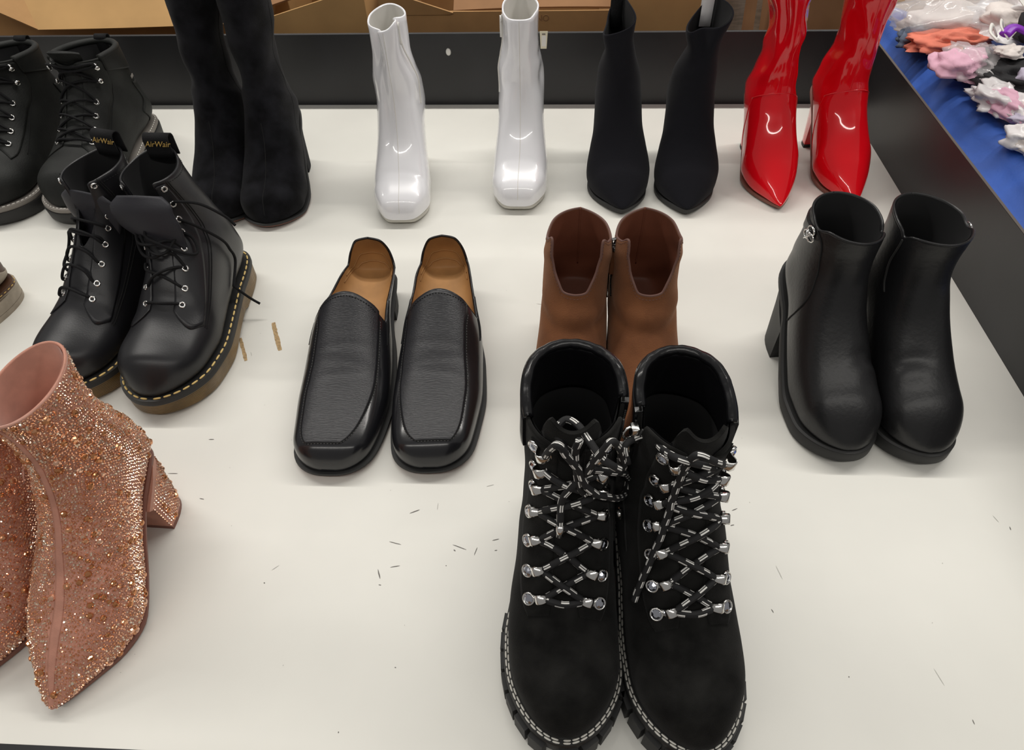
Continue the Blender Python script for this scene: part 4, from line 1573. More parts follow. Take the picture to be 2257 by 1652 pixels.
    for g in big_i:
        o = bpy.data.objects.new('rhinestone', meshes[int(rg.integers(0, 4))])
        C.objects.link(o)
        o.parent = root
        r = rg.uniform(0.0019, 0.0032)
        tp = rg.normal(0, 0.10, 2)
        nn = Nn[g] + T1[g] * tp[0] + T2[g] * tp[1]
        nn /= np.linalg.norm(nn)
        t1 = np.cross(T2[g], nn)
        t1 /= np.linalg.norm(t1)
        t2 = np.cross(nn, t1)
        o.matrix_local = Matrix(((t1[0] * r, t2[0] * r, nn[0] * r, Pn[g][0]), (t1[1] * r, t2[1] * r, nn[1] * r, Pn[g][1]),
                                 (t1[2] * r, t2[2] * r, nn[2] * r, Pn[g][2]), (0, 0, 0, 1)))
    return root


rhine(-1, (-0.399, 0.156), math.radians(-2), 'rose gold rhinestone bootie seen whole, toe towards the table edge')
rhine(1, (-0.492, 0.165), math.radians(-2), 'rose gold rhinestone bootie cut off by the left frame edge')


# ------------------------------------------------------------------ eight-eye boots with yellow stitching
def eight_eye(m, loc, rz, label, dx=0.0, shaft=1.0, wide=1.0):
    root = thing('combat_boot', label, 'boot', (*loc, 0), rz, 'black eight-eye boots with yellow welt stitching')
    K = [(6, 30, 8, 62, 40, .36, 5, 2.4, 4),
         (25, 29, 24, 70, 46, .34, 5, 2.3, 4),
         (55, 28, 50, 76, 50, .32, 5, 2.2, 3),
         (90, 28, 80, 84, 51, .32, 5, 2.1, 1),
         (125, 29, 108, 106, 47, .34, 4, 2.05, 0),
         (160, 31, 130, 128, 42, .38, 4, 2, 0),
         (195, 33, 144, 146, 39, .42, 3.5, 2, 0),
         (228, 34, 151, 158, 36, .44, 3.6, 2, 0),
         (254, 36, 155, 168, 35, .5, 3.0, 2, 0),
         (265, 50, 157, 176, 35, .5, 2.8, 2, 0),
         (262, 85, 158, 186, 35, .5, 2, 2, 0),
         (248, 125, 158, 196, 34, .5, 2, 2, 0),
         (240, 165, 155, 206, 32, .5, 2, 2, 0),
         (238, 200, 151, 216, 31, .5, 2, 2, 0)]
    K = [k[:4] + (k[4] * wide * (shaft if i > 8 else 1),) + k[5:] for i, k in enumerate(K)]
    def soft(t, ph, P):
        d, z = P[..., 1], P[..., 2]
        top = smooth01((-np.cos(ph) - 0.0) / 0.7)
        return 0.0010 * np.sin(z * 60 + 2 * ph) * smooth01((z - 0.09) / 0.04) - 0.0012 * np.exp(-((d - 0.098) / 0.006) ** 2) * top
    s = Shoe(K, toe=(60, 2.2), hgt=(30, 2.2), m=m, deform=lean(dx, 0.09, 0.20), disp=soft)
    if m < 0:
        ks = [13.3, 13.0, 12.6, 12.3, 12.0, 9.0, 7.0, 6.0, 7.0, 9.0, 12.0, 12.3, 12.6, 13.0, 13.3]
    else:
        ks = [13.2, 12.9, 12.5, 12.0, 11.4, 8.0, 6.0, 5.2, 6.0, 8.0, 11.4, 12.0, 12.5, 12.9, 13.2]
    s.set_topline(ks, [PI * k for k in (0, .30, .55, .70, .80, .86, .91, 1.0, 1.09, 1.14, 1.20, 1.30, 1.45, 1.70, 2.0)])
    s.upper('upper', M_SMOOTH, root, 0.0026, n_p=110)
    s.lining(M_DARK_IN, root, 0.0032, 4.2)
    phs = np.linspace(-0.74, 0.74, 70) * PI
    stitches(s.ev(s.tmax(phs) - 0.28, phs, 0.0003), 0.0024, 0.0014, 0.00035).build('collar_stitching', M_BSTITCH, root)['kind'] = 'stuff'
    # quarters lying over the vamp
    for sg in (-1, 1):
        def quarter(u, v):
            v2 = v ** 0.9
            a0 = 0.085 + 0.03 * u
            a1 = 0.33 - 0.03 * u
            p = a0 + (a1 - a0) * v2
            low = pchip([0.0, 0.25, 0.6, 1.0], [3.25, 2.95, 2.75, 3.1], v2)
            tm = s.tmax(PI + sg * PI * p) - 0.25
            return low + u * (np.maximum(tm, low + 1.2) - low), PI + sg * PI * p
        s.patch('eyelet_facing', quarter, 44, 14, 0.0013, M_SMOOTH, root)
        for g in (0.345, 0.365):
            tube('quarter_seam', lace_points(s, [(t, 1 + sg * (g + 0.02 * math.sin((t - 3) * 0.5)), 0.3) for t in np.linspace(3.05, 12.2, 24)], 3), 0.0005, M_BSTITCH, root, 6)
    rows = [(3.5, 0.135), (4.05, 0.155), (4.8, 0.17), (5.75, 0.185), (7.0, 0.20), (8.3, 0.21), (10.0, 0.225), (11.6, 0.25)]
    for t, p in rows:
        for sg in (-1, 1):
            eyelet(s, t, 1 + sg * (p + 0.01), 0.0028, 0.0011, M_CHROME, root, 0.0016)
    # tongue standing in the throat
    lx = 0.014 if m < 0 else -0.002
    def tongue_pt(u, v):
        w = pchip([0, 0.3, 0.65, 0.85, 1.0], [0.018, 0.024, 0.036, 0.036, 0.026], u)
        e = 2 * v - 1
        if m < 0:
            y = pchip([0, 0.25, 0.5, 0.75, 1.0], [0.132, 0.137, 0.137, 0.140, 0.150], u)
            z = pchip([0, 0.25, 0.5, 0.75, 1.0], [0.098, 0.128, 0.155, 0.178, 0.197], u)
        else:
            y = pchip([0, 0.25, 0.5, 0.75, 1.0], [0.125, 0.150, 0.160, 0.162, 0.165], u)
            z = pchip([0, 0.25, 0.5, 0.75, 1.0], [0.092, 0.120, 0.145, 0.168, 0.186], u)
        x = lx * smooth01((u - 0.2) / 0.6) + e * w
        y = y + (0.012 if m < 0 else 0.010) * e * e * (1 - 0.3 * u)
        z = z - 0.006 * e * e * u
        return np.stack([x * m, y, z], -1)
    u, v = np.meshgrid(np.linspace(0, 1, 30), np.linspace(0, 1, 18), indexing='ij')
    G = tongue_pt(u, v)
    nrm_ = np.cross(np.gradient(G, axis=0), np.gradient(G, axis=1))
    nrm_ /= np.linalg.norm(nrm_, axis=-1)[..., None]
    V = list(G.reshape(-1, 3)) + list((G + nrm_ * 0.0022 * (1 if nrm_[15, 9, 1] > 0 else -1)).reshape(-1, 3))
    nn_ = 30 * 18
    F = [(i * 18 + k, i * 18 + k + 1, (i + 1) * 18 + k + 1, (i + 1) * 18 + k) for i in range(29) for k in range(17)]
    F += [tuple(q + nn_ for q in f[::-1]) for f in F]
    bd = [i * 18 for i in range(30)] + [29 * 18 + k for k in range(1, 18)] + [i * 18 + 17 for i in range(28, -1, -1)] + [k for k in range(16, 0, -1)]
    F += [(a, b_, b_ + nn_, a + nn_) for a, b_ in zip(bd, bd[1:] + bd[:1])]
    obj('tongue', V, F, M_TONGUE, root)
    # laces through the lower eyelets
    r = 0.0017
    lo = [(t, p - 0.005) for t, p in rows]
    if m < 0:
        tube('shoelace', lace_points(s, [(3.5, 0.86, -1), (3.5, 0.89, 2.5), (3.45, 1.0, 4), (3.5, 1.10, 2.6), (3.5, 1.14, -1)], 8), r, M_LACE, root)
        tube('shoelace', lace_points(s, [(4.05, 1.155, -1), (4.1, 1.12, 3), (4.35, 1.0, 5), (4.6, 0.88, 5), (4.9, 0.84, 3), (4.8, 0.81, -1)], 8), r, M_LACE, root)
        tube('shoelace', lace_points(s, [(4.05, 0.845, -1), (4.1, 0.89, 3), (4.4, 1.0, 8), (4.75, 1.13, 3.5), (4.8, 1.17, -1)], 8), r, M_LACE, root)
        # slack loops piled on the throat and the two free ends hanging over the outer side
        tube('shoelace_loop', lace_points(s, [(4.8, 1.19, 1), (5.3, 1.10, 7), (5.0, 0.98, 9), (5.4, 0.88, 9), (6.6, 0.84, 9), (8.0, 0.88, 8), (8.4, 0.95, 6), (7.4, 0.93, 8), (6.0, 0.93, 10), (5.2, 1.0, 11),
                                              (5.3, 1.08, 10), (6.2, 1.15, 8), (7.0, 1.20, 2)], 8), r, M_LACE, root)
        tube('shoelace_loop', lace_points(s, [(5.75, 1.185, 1), (5.9, 1.10, 8), (5.6, 1.0, 13), (5.9, 0.90, 12), (7.2, 0.90, 10), (9.5, 0.94, 8)], 8), r, M_LACE, root)
        tube('shoelace_loop', lace_points(s, [(7.0, 1.21, 1), (6.6, 1.25, 6), (5.7, 1.26, 8), (5.4, 1.18, 9), (5.6, 1.06, 13), (6.2, 0.98, 13), (7.4, 1.0, 9), (10.0, 1.04, 6)], 8), r, M_LACE, root)
        e0 = s.ev(np.array(10.0), np.array(1.235 * PI), 0.001)
        e1 = s.ev(np.array(8.3), np.array(1.22 * PI), 0.001)
        tube('shoelace_end', crspline([e0, e0 + np.array([0.010, -0.004, 0.006]), e0 + np.array([0.030, 0.004, -0.002]), e0 + np.array([0.050, 0.010, -0.022]), e0 + np.array([0.058, 0.010, -0.034])], 8), r, M_LACE, root)
        q = [(8.3, 1.22, 1), (8.0, 1.27, 7), (7.6, 1.36, 9), (7.4, 1.46, 7), (7.0, 1.52, 5), (6.4, 1.56, 3.5), (5.6, 1.60, 3)]
        P_ = lace_points(s, q, 8)
        e = P_[-1]
        P_ = np.vstack([P_, crspline([e, e + np.array([0.005, 0.003, -0.012]), e + np.array([0.014, 0.004, -0.024]), e + np.array([0.023, 0.004, -0.032])], 6)[1:]])
        tube('shoelace_end', P_, r, M_LACE, root)
    else:
        for i, (t, p) in enumerate(rows[:5]):
            bow = 3.5 + 1.5 * (i % 2)
            tt = t + (0.28 if i in (1, 2, 3) else 0.05)
            tube('shoelace', lace_points(s, [(t, 1 - p, -1), (t + 0.03, 1 - p + 0.03, 2.8), (tt, 1 - 0.06, bow + 1), (tt + 0.1, 1 + 0.08, bow + 2), (t + 0.12, 1 + p + 0.02, 5.5), (t - 0.05, 1 + p + 0.05, 3), (t - 0.05, 1 + p + 0.01, -1)], 8), r, M_LACE, root)
        tube('shoelace_loop', lace_points(s, [(4.3, 1.17, 1), (4.6, 1.24, 7), (5.3, 1.28, 9), (5.9, 1.22, 8), (6.0, 1.10, 7), (5.9, 0.96, 6), (6.0, 0.86, 3), (5.9, 0.82, 0)], 8), r, M_LACE, root)
    # heel loop of black tape with gold lettering
    tp = s.ev(np.array(13.25), np.array(0.0), -0.001)
    hl = band_loop('heel_loop', tp + np.array([0, -0.004, 0]), 0.030, 0.015, 0.011, 0.012, M_LACE, root)
    me = text_mesh('AirWair', 0.0088, 0.0002, 0.35)
    to = bpy.data.objects.new('loop_lettering', me)
    me.materials.append(M_GOLD)
    C.objects.link(to)
    to.parent = hl
    to.location = (tp[0] + 0.001, tp[1] - 0.0118, tp[2] + 0.0068)
    to.rotation_euler = (math.radians(82), 0, 0)
    # black welt with yellow stitching over a translucent amber sole
    zt = lin([0, 60, 100, 150, 200, 270], [30, 28, 28, 30, 32, 35])
    zm = lin([0, 60, 100, 150, 200, 270], [22, 20, 20, 22, 24, 27])
    zb = lin([0, 60, 100, 150, 182, 190, 270], [6, 0.5, 0.5, 7, 7, 0.5, 0.5])
    P = s.outline(zt, 60)
    s.sole('welt', M_RUBBER, root, zt, zm, [(0, 0.0), (0.03, 0.0065), (0.5, 0.0072), (0.9, 0.0072), (1, 0.006)], n=60, P=P)
    lv = [(0, 0.0060)]
    for i in range(1, 9):
        lv += [(i / 9.0 - 0.02, 0.0060), (i / 9.0, 0.0054), (i / 9.0 + 0.02, 0.0060)]
    s.sole('outsole', M_AMBER, root, zm, zb, lv + [(1, 0.0050)], n=60, P=P)
    stitches(s.welt_path(P, 0.0030, zt, 0.0004), 0.0082, 0.0026, 0.0013).build('welt_stitching', M_YSTITCH, root)['kind'] = 'stuff'
    return root


eight_eye(-1, (-0.44, 0.47), math.radians(-2), 'black laced boot with yellow stitching, tongue folded out, right of its pair', dx=0.014, wide=0.97)
eight_eye(1, (-0.568, 0.485), math.radians(-14), 'black laced boot with yellow stitching, left of its pair behind the rhinestone bootie', wide=0.90)


# ------------------------------------------------------------------ work boots
def work_boot(m, loc, rz, label):
    root = thing('work_boot', label, 'boot', (*loc, 0), rz, 'black oiled leather work boots')
    K = [(6, 30, 8, 66, 42, .36, 5, 2.4, 4),
         (25, 29, 24, 74, 48, .34, 5, 2.3, 4),
         (55, 28, 50, 80, 52, .32, 5, 2.2, 3),
         (90, 28, 80, 86, 53, .32, 5, 2.1, 1),
         (125, 29, 108, 104, 49, .34, 4, 2.05, 0),
         (160, 31, 130, 124, 45, .38, 4, 2, 0),
         (200, 33, 144, 140, 42, .42, 3.5, 2, 0),
         (240, 34, 151, 150, 41, .44, 3.6, 2, 0),
         (275, 36, 155, 158, 40, .5, 3.0, 2, 0),
         (290, 50, 157, 164, 40, .5, 2.8, 2, 0),
         (286, 85, 158, 170, 41, .5, 2, 2, 0),
         (276, 120, 157, 175, 42, .5, 2, 2, 0),
         (272, 145, 154, 180, 44, .5, 2, 2, 0),
         (272, 165, 150, 186, 45, .5, 2, 2, 0)]
    def soft(t, ph, P):
        d, z = P[..., 1], P[..., 2]
        return 0.0010 * np.sin(z * 70 + 2 * ph) * smooth01((z - 0.09) / 0.04)
    s = Shoe(K, toe=(62, 2.2), hgt=(30, 2.2), m=m, disp=soft)
    s.set_topline([13.2, 13.1, 12.9, 12.5, 12.2, 11.3, 10.8, 11.3, 12.2, 12.5, 12.9, 13.1, 13.2],
                  [PI * k for k in (0, .30, .55, .70, .86, .92, 1.0, 1.08, 1.14, 1.30, 1.45, 1.70, 2.0)])
    s.upper('upper', M_OILED, root, 0.003, n_p=96)
    s.lining(M_DARK_IN, root, 0.0035, 4.5)

    def collar(u, v):
        ph = (-0.66 + 1.32 * u) * PI
        tm = s.tmax(ph)
        return tm - 2.0 + 2.02 * v, ph
    c = s.patch('padded_collar', collar, 50, 12, 0.0028, M_OILED, root, 0.002)
    phs = np.linspace(-0.66, 0.66, 60) * PI
    tube('collar_edge', s.ev(s.tmax(phs) + 0.02, phs, -0.0015), 0.0048, M_OILED, root, 10)

    def tongue(u, v):
        ph = PI + (v - 0.5) * 2 * PI * (0.14 + 0.08 * u)
        return 5.5 + u * 9.5 - 1.2 * u ** 4 * np.abs(2 * v - 1) ** 2, ph
    s.patch('tongue', tongue, 36, 16, -0.0045, M_OILED, root, 0.0085)

    def counter(u, v):
        ph = (-0.42 + 0.84 * u) * PI
        return 7.6 + (2.9 + 0.6 * np.cos(ph * 2)) * v, ph
    s.patch('heel_counter', counter, 30, 14, 0.0014, M_OILED, root)
    for sg in (-1, 1):
        def facing(u, v):
            t = 3.15 + u * (12.25 - 3.15)
            a0 = pchip([3.1, 3.6, 5, 8, 12.5], [0.085, 0.08, 0.09, 0.105, 0.11], t)
            a1 = pchip([3.1, 3.5, 5, 6.5, 9, 12.5], [0.22, 0.26, 0.31, 0.33, 0.34, 0.36], t)
            return t - 0.5 * (1 - u) ** 3 * v, PI + sg * PI * (a0 + (a1 - a0) * v)
        s.patch('lace_facing', facing, 50, 12, 0.0015, M_OILED, root)
        P_ = lace_points(s, [(t, 1 + sg * (0.345 + 0.0 * t), 0.4) for t in np.linspace(3.4, 12.0, 20)], 3)
        tube('facing_seam', P_, 0.0005, M_BSTITCH, root, 6)
    rows = [(3.45, 0.17), (4.1, 0.185), (4.85, 0.195), (5.8, 0.205)]
    hooks = [(8.6, 0.235), (11.6, 0.265)]
    for t, p in rows:
        for sg in (-1, 1):
            eyelet(s, t, 1 + sg * p, 0.0034, 0.0014, M_CHROME, root, 0.0018)
    for t, p in hooks:
        for sg in (-1, 1):
            a = np.array(float(t))
            ph = np.array((1 + sg * p) * PI)
            V, F = lathe_data(s.ev(a, ph, 0.001), s.nrm(a, ph), (0, 0, 1), [(0.0042, 0), (0.0040, 0.0015), (0.0022, 0.003), (0.0024, 0.0055), (0.0042, 0.0070), (0.0036, 0.0088), (0.0012, 0.0095)], 14)
            obj('lace_hook', V, F, M_CHROME, root)
    lr = [(t, p - 0.005) for t, p in rows] + [(t, p - 0.01) for t, p in hooks]
    tube('shoelace', lace_points(s, cross_lacing(lr, 4.0, 7.0, 2.8), 7), 0.0019, M_LACE, root, 8)
    t, p = hooks[-1]
    tube('shoelace_top', lace_points(s, [(t, 1 - p, 5), (t + 0.8, 1 - p + 0.03, 7), (t + 0.7, 1 - 0.12, 5), (t + 0.1, 1.0, 4), (t + 0.7, 1 + 0.10, 6), (t + 1.0, 1 + p - 0.04, 7), (t, 1 + p, 5)], 8), 0.0019, M_LACE, root, 8)
    # finger loop at the back
    tp = s.ev(np.array(13.1), np.array(0.0), 0.0)
    band_loop('heel_loop', tp + np.array([0, 0.001, 0]), 0.020, 0.010, 0.010, 0.03, M_LACE, root)
    J = Join()
    V, F = box_data(-0.006, 0.006, -0.0004, 0.0004, -0.002, 0.002)
    q = s.ev(np.array(10.4), np.array(1.60 * PI), 0.0035)
    n = s.nrm(np.array(10.4), np.array(1.60 * PI))
    t1, b1, n1 = frame_from(n, (0, 0, 1))
    obj('side_label', [q + b1 * v[0] + n1 * v[1] + t1 * v[2] for v in V], F, M_GREYWELT, root, smooth=False)
    zt = lin([0, 60, 100, 150, 200, 295], [30, 28, 28, 30, 32, 35])
    zm = lin([0, 60, 100, 150, 200, 295], [23, 21, 21, 23, 25, 28])
    zb = lin([0, 60, 100, 150, 195, 203, 295], [5, 0.5, 0.5, 7, 7, 0.5, 0.5])
    P = s.outline(zt, 60)
    s.sole('welt', M_GREYWELT, root, zt, zm, [(0, 0.0), (0.03, 0.0062), (0.6, 0.0066), (1, 0.0055)], n=60, P=P)
    s.sole('sole', M_RUBBER, root, zm, zb, [(0, 0.0072), (0.1, 0.0078), (0.9, 0.0065), (1, 0.005)], n=60, P=P)
    stitches(s.welt_path(P, 0.0030, zt, 0.0004), 0.0048, 0.0020, 0.0009).build('welt_stitching', M_WSTITCH, root)['kind'] = 'stuff'
    return root


work_boot(-1, (-0.724, 0.838), math.radians(0), 'black work boot with grey welt, right of its pair')
work_boot(1, (-0.855, 0.833), math.radians(0), 'black work boot with grey welt, cut off by the left frame edge')
# ------------------------------------------------------------------ brown shoe at the left edge
def dress_shoe(m, loc, rz, label):
    root = thing('dress_shoe', label, 'shoe', (*loc, 0), rz)
    K = [(4, 14, 6, 40, 33, .3, 5, 2.6, 5), (25, 11, 25, 44, 40, .3, 5, 2.5, 5), (60, 9, 57, 50, 46, .3, 5, 2.4, 4),
         (100, 8, 95, 60, 49, .3, 5, 2.3, 2), (140, 11, 130, 78, 47, .32, 4, 2.2, 0), (175, 20, 158, 98, 42, .36, 4, 2.1, -1),
         (210, 28, 178, 112, 38, .40, 4, 2, -1), (250, 32, 200, 120, 36, .42, 3.6, 2, 0), (285, 33, 215, 124, 35, .45, 3.4, 2, 0),
         (303, 38, 222, 126, 34, .5, 3, 2, 0), (307, 60, 226, 128, 33, .55, 2.4, 2, 0), (300, 95, 228, 132, 32, .55, 2.2, 2, 0)]
    s = Shoe(K, toe=(40, 2.4), hgt=(20, 2.3), m=m)
    s.topline_dz([0, 150, 165, 190, 225, 260, 310], [200, 200, 105, 78, 66, 72, 92], 3.5)
    s.upper('upper', M_BROWNLEATHER, root, 0.0025)
    s.lining(M_TAN, root, 0.003, 3.0)

    def counter(u, v):
        ph = (-0.40 + 0.80 * u) * PI
        return 7.9 + 1.5 * v * (0.4 + 0.6 * np.cos(ph)), ph
    s.patch('heel_counter', counter, 30, 10, 0.0012, M_GREIGE, root)
    zt = lin([0, 60, 100, 140, 175, 210, 310], [14, 9, 8, 11, 20, 28, 35])
    zm = lin([0, 60, 100, 140, 175, 210, 310], [9, 4, 3, 6, 14, 22, 28])
    zb = lin([0, 60, 100, 140, 175, 210, 310], [6, 0.8, 0.5, 3, 10, 18, 24])
    P = s.outline(zt)
    s.sole('welt', M_BROWNLEATHER, root, zt, zm, [(0, 0), (0.08, 0.0042), (0.9, 0.0045), (1, 0.0035)], P=P)
    s.sole('outsole', M_GREIGE, root, zm, zb, [(0, 0.0035), (1, 0.002)], P=P)
    stitches(s.welt_path(P, 0.0048, lambda d: 0.5 * (zt(d) + zm(d))), 0.004, 0.003, 0.0007).build('welt_stitching', M_GOLD, root)['kind'] = 'stuff'
    heel_block('heel', M_GREIGE, root, [(.222, .311, .0385, .020, .026, 0), (.226, .309, .0380, .008, .008, 0)], m)
    heel_block('heel_tip', M_GREIGE, root, [(.226, .3095, .0383, .0075, .0075, 0), (.227, .308, .0375, 0, 0, 0)], m)
    return root


dress_shoe(-1, (-0.838, 0.402), math.radians(-20), 'brown leather shoe with stacked greige heel, mostly outside the left edge')

# ------------------------------------------------------------------ wear and marks on the table
def flat_poly(name, pts, m, parent, z=0.0003, th=0.0002):
    n = len(pts)
    V = [(x, y, z) for x, y in pts] + [(x, y, z - th) for x, y in pts]
    F = [tuple(range(n))] + [(i, i + n, (i + 1) % n + n, (i + 1) % n) for i in range(n)]
    return obj(name, V, F, m, parent, smooth=False)


def strip_poly(x0, y0, x1, y1, w, n=9, seed=0, taper=0.5):
    r = random.Random(seed)
    dx, dy = x1 - x0, y1 - y0
    L = math.hypot(dx, dy)
    nx, ny = -dy / L, dx / L
    a, b = [], []
    for i in range(n):
        u = i / (n - 1)
        k = w * (1 - taper * (abs(2 * u - 1) ** 3))
        a.append((x0 + dx * u + nx * k * (1 + r.uniform(-.25, .25)), y0 + dy * u + ny * k * (1 + r.uniform(-.25, .25))))
        b.append((x0 + dx * u - nx * k * (1 + r.uniform(-.25, .25)), y0 + dy * u - ny * k * (1 + r.uniform(-.25, .25))))
    return a + b[::-1]


flat_poly('bare_strip', strip_poly(-0.3886, 0.6021, -0.3691, 0.5627, 0.0022, 14, 1, 0.3), M_CHIP, table)
flat_poly('bare_strip', strip_poly(-0.3546, 0.6314, -0.3316, 0.5815, 0.0027, 16, 2, 0.2), M_CHIP, table)
SC = [[-0.1345, 0.3551, -0.125, 0.3596], [-0.15, 0.3231, -0.1378, 0.3201], [-0.1445, 0.296, -0.1353, 0.2981], [-0.156, 0.2937, -0.1521, 0.2842],
      [-0.1525, 0.2783, -0.150, 0.2779], [-0.0872, 0.3217, -0.0734, 0.3168], [-0.0858, 0.3164, -0.0838, 0.315], [-0.0654, 0.3113, -0.063, 0.3196],
      [-0.0918, 0.2996, -0.0908, 0.2996], [-0.2615, 0.2768, -0.2605, 0.2758], [-0.049, 0.3274, -0.0424, 0.3295], [-0.1252, 0.204, -0.1239, 0.2037],
      [-0.1631, 0.1513, -0.1622, 0.1513], [-0.4017, 0.3956, -0.3909, 0.3959], [-0.3561, 0.366, -0.351, 0.365], [-0.3733, 0.4418, -0.3672, 0.442],
      [-0.0461, 0.3168, -0.0435, 0.3173], [0.2082, 0.264, 0.2068, 0.2673], [0.2589, 0.2109, 0.2595, 0.2102], [0.3479, 0.1808, 0.3482, 0.1771],
      [0.1889, 0.3683, 0.1948, 0.3711], [0.1847, 0.3513, 0.1884, 0.3524], [0.4536, 0.3588, 0.4532, 0.3549]]
J, J2 = Join(), Join()


def add_mark(j, q, w, seed):
    P = strip_poly(*q, w, 6, seed, 0.8)
    j.add([(x, y, 0.0003) for x, y in P], [tuple(range(len(P)))])


for i, q in enumerate(SC):
    add_mark(J, q, 0.00038 if i % 3 else 0.0005, i)
for i in range(34):
    x, y = rnd.uniform(-0.42, 0.5), rnd.uniform(0.15, 0.75)
    a = rnd.uniform(0, PI)
    L = rnd.choice((0.0008, 0.001, 0.0012, 0.008, 0.014))
    add_mark(J2, (x, y, x + L * math.cos(a), y + L * math.sin(a)), 0.0003, 100 + i)
J.build('scuff_marks', M_SCUFF, table, smooth=False)['kind'] = 'stuff'
J2.build('faint_scratches', M_SCUFF2, table, smooth=False)['kind'] = 'stuff'
box('edge_trim', (TX1 - 0.0078, TX1 - 0.0042, TY0 - 0.02, TY1 - 0.001, 0.1281, 0.1287), M_EDGE, table)

# small things stuck on the back board
V, F = lathe_data((-0.182, TY1, 0.097), (0, -1, 0), (0, 0, 1), [(0.0048, 0.0), (0.0044, 0.0012), (0.0030, 0.0022), (0.0008, 0.0026)], 10)
sp = obj('paint_blob', [(x, y, 0.097 + (z - 0.097) * 1.4) for x, y, z in V], F, M_PLASTIC, None)
tag(sp, 'small white blob stuck on the black back board', 'blob')
tg = thing('price_tag', 'small cream paper tag hanging over the back board beside a white boot', 'tag', (-0.013, TY1, 0.128))
V, F = box_data(-0.007, 0.007, -0.0012, -0.0004, -0.026, 0.003)
V = [(x * (0.75 if z < -0.02 else 1), y, z) for x, y, z in V]
obj('paper', V, F, M_PAPER, tg, smooth=False)
V, F = box_data(-0.0035, 0.0042, -0.0016, -0.0012, -0.022, -0.004)
obj('pale_panel', V, F, M_PLASTIC, tg, smooth=False)
V, F = box_data(-0.003, 0.003, -0.0016, -0.0012, -0.0025, -0.0005)
obj('print', V, F, M_SCUFF, tg, smooth=False)


# ------------------------------------------------------------------ cartons behind the table
def sheet(name, quad, m, parent, th=0.005, bulge=0.0, n=6):
    """board through four corners a, b, c, d with thickness"""
    a, b, c, d = [np.array(q, float) for q in quad]
    nr = np.cross(b - a, d - a)
    nr /= np.linalg.norm(nr)
    V = []
    for s_ in (0.5, -0.5):
        for i in range(n + 1):
            for k in range(n + 1):
                u, v = i / n, k / n
                p = a * (1 - u) * (1 - v) + b * u * (1 - v) + c * u * v + d * (1 - u) * v
                V.append(p + nr * (th * s_ + bulge * 4 * u * (1 - u)))
    w = n + 1
    N = w * w
    F = [(i * w + k, (i + 1) * w + k, (i + 1) * w + k + 1, i * w + k + 1) for i in range(n) for k in range(n)]
    F += [tuple(q + N for q in f[::-1]) for f in F]
    bd = [i * w for i in range(w)] + [n * w + k for k in range(1, w)] + [i * w + n for i in range(n - 1, -1, -1)] + [k for k in range(n - 1, 0, -1)]
    F += [(p, p + N, q + N, q) for p, q in zip(bd, bd[1:] + bd[:1])]
    return obj(name, V, F, m, parent, smooth=False)


def carton(label, x0, x1, y0, y1, z0, z1, m, front_flap=None, side_z=None, extra=()):
    """open carton: four walls, base, flaps; heights of the wall tops in z1 = (front-left, front-right, back)"""
    r = thing('cardboard_box', label, 'box', (0.5 * (x0 + x1), 0.5 * (y0 + y1), z0), 0, 'cardboard cartons behind the table')
    ox, oy, oz = 0.5 * (x0 + x1), 0.5 * (y0 + y1), z0
    L = lambda q: [(x - ox, y - oy, z - oz) for x, y, z in q]
    zl, zr, zb = z1
    sheet('front_wall', L([(x0, y0, z0), (x1, y0, z0), (x1, y0, zr), (x0, y0, zl)]), m, r)
    sheet('back_wall', L([(x0, y1, z0), (x1, y1, z0), (x1, y1, zb), (x0, y1, zb)]), m, r)
    sheet('side_wall', L([(x0 + 0.003, y0, z0), (x0 + 0.003, y1, z0), (x0 + 0.003, y1, zb), (x0 + 0.003, y0, zl)]), m, r)
    sheet('side_wall', L([(x1 - 0.003, y0, z0), (x1 - 0.003, y1, z0), (x1 - 0.003, y1, zb), (x1 - 0.003, y0, zr)]), m, r)
    sheet('base', L([(x0, y0, z0 + 0.003), (x1, y0, z0 + 0.003), (x1, y1, z0 + 0.003), (x0, y1, z0 + 0.003)]), m, r)
    for q, mm, bul in extra:
        sheet('flap', L(q), mm, r, 0.004, bul)
    return r


ZB = -0.42
# left carton: its front flap droops towards the table
carton('open cardboard carton with drooping front flap behind the work boots', -1.20, -0.62, 1.44, 1.95, ZB, (0.17, 0.17, 0.17), M_CARD,
       extra=[([(-1.06, 1.437, 0.172), (-0.62, 1.437, 0.172), (-0.625, 1.36, 0.099), (-1.008, 1.36, 0.091)], M_CARD2, 0.003),
              ([(-1.20, 1.40, 0.20), (-1.06, 1.437, 0.172), (-1.008, 1.36, 0.091), (-1.12, 1.36, 0.150)], M_CARD, 0.0)])
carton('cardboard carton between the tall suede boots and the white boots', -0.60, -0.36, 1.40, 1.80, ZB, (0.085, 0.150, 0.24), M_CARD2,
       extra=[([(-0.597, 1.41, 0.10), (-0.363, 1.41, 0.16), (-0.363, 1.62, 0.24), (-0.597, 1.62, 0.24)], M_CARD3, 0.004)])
cb = carton('wide cardboard carton with a low front edge behind the white boots', -0.335, 0.125, 1.40, 1.85, ZB, (0.105, 0.105, 0.20), M_CARD,
            extra=[([(-0.333, 1.398, 0.100), (-0.195, 1.398, 0.100), (-0.19, 1.396, 0.104), (-0.333, 1.396, 0.150)], M_CARD, 0.0),
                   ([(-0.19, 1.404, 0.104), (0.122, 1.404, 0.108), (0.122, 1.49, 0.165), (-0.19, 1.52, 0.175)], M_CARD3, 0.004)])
me = text_mesh('NO', 0.016, 0.0002)
to = bpy.data.objects.new('printed_mark', me)
me.materials.append(M_CARD3)
C.objects.link(to)
to.parent = cb
to.location = (-0.017 - (-0.105), 1.3968 - 1.625, 0.092 - ZB)
to.rotation_euler = (PI / 2, 0, 0)
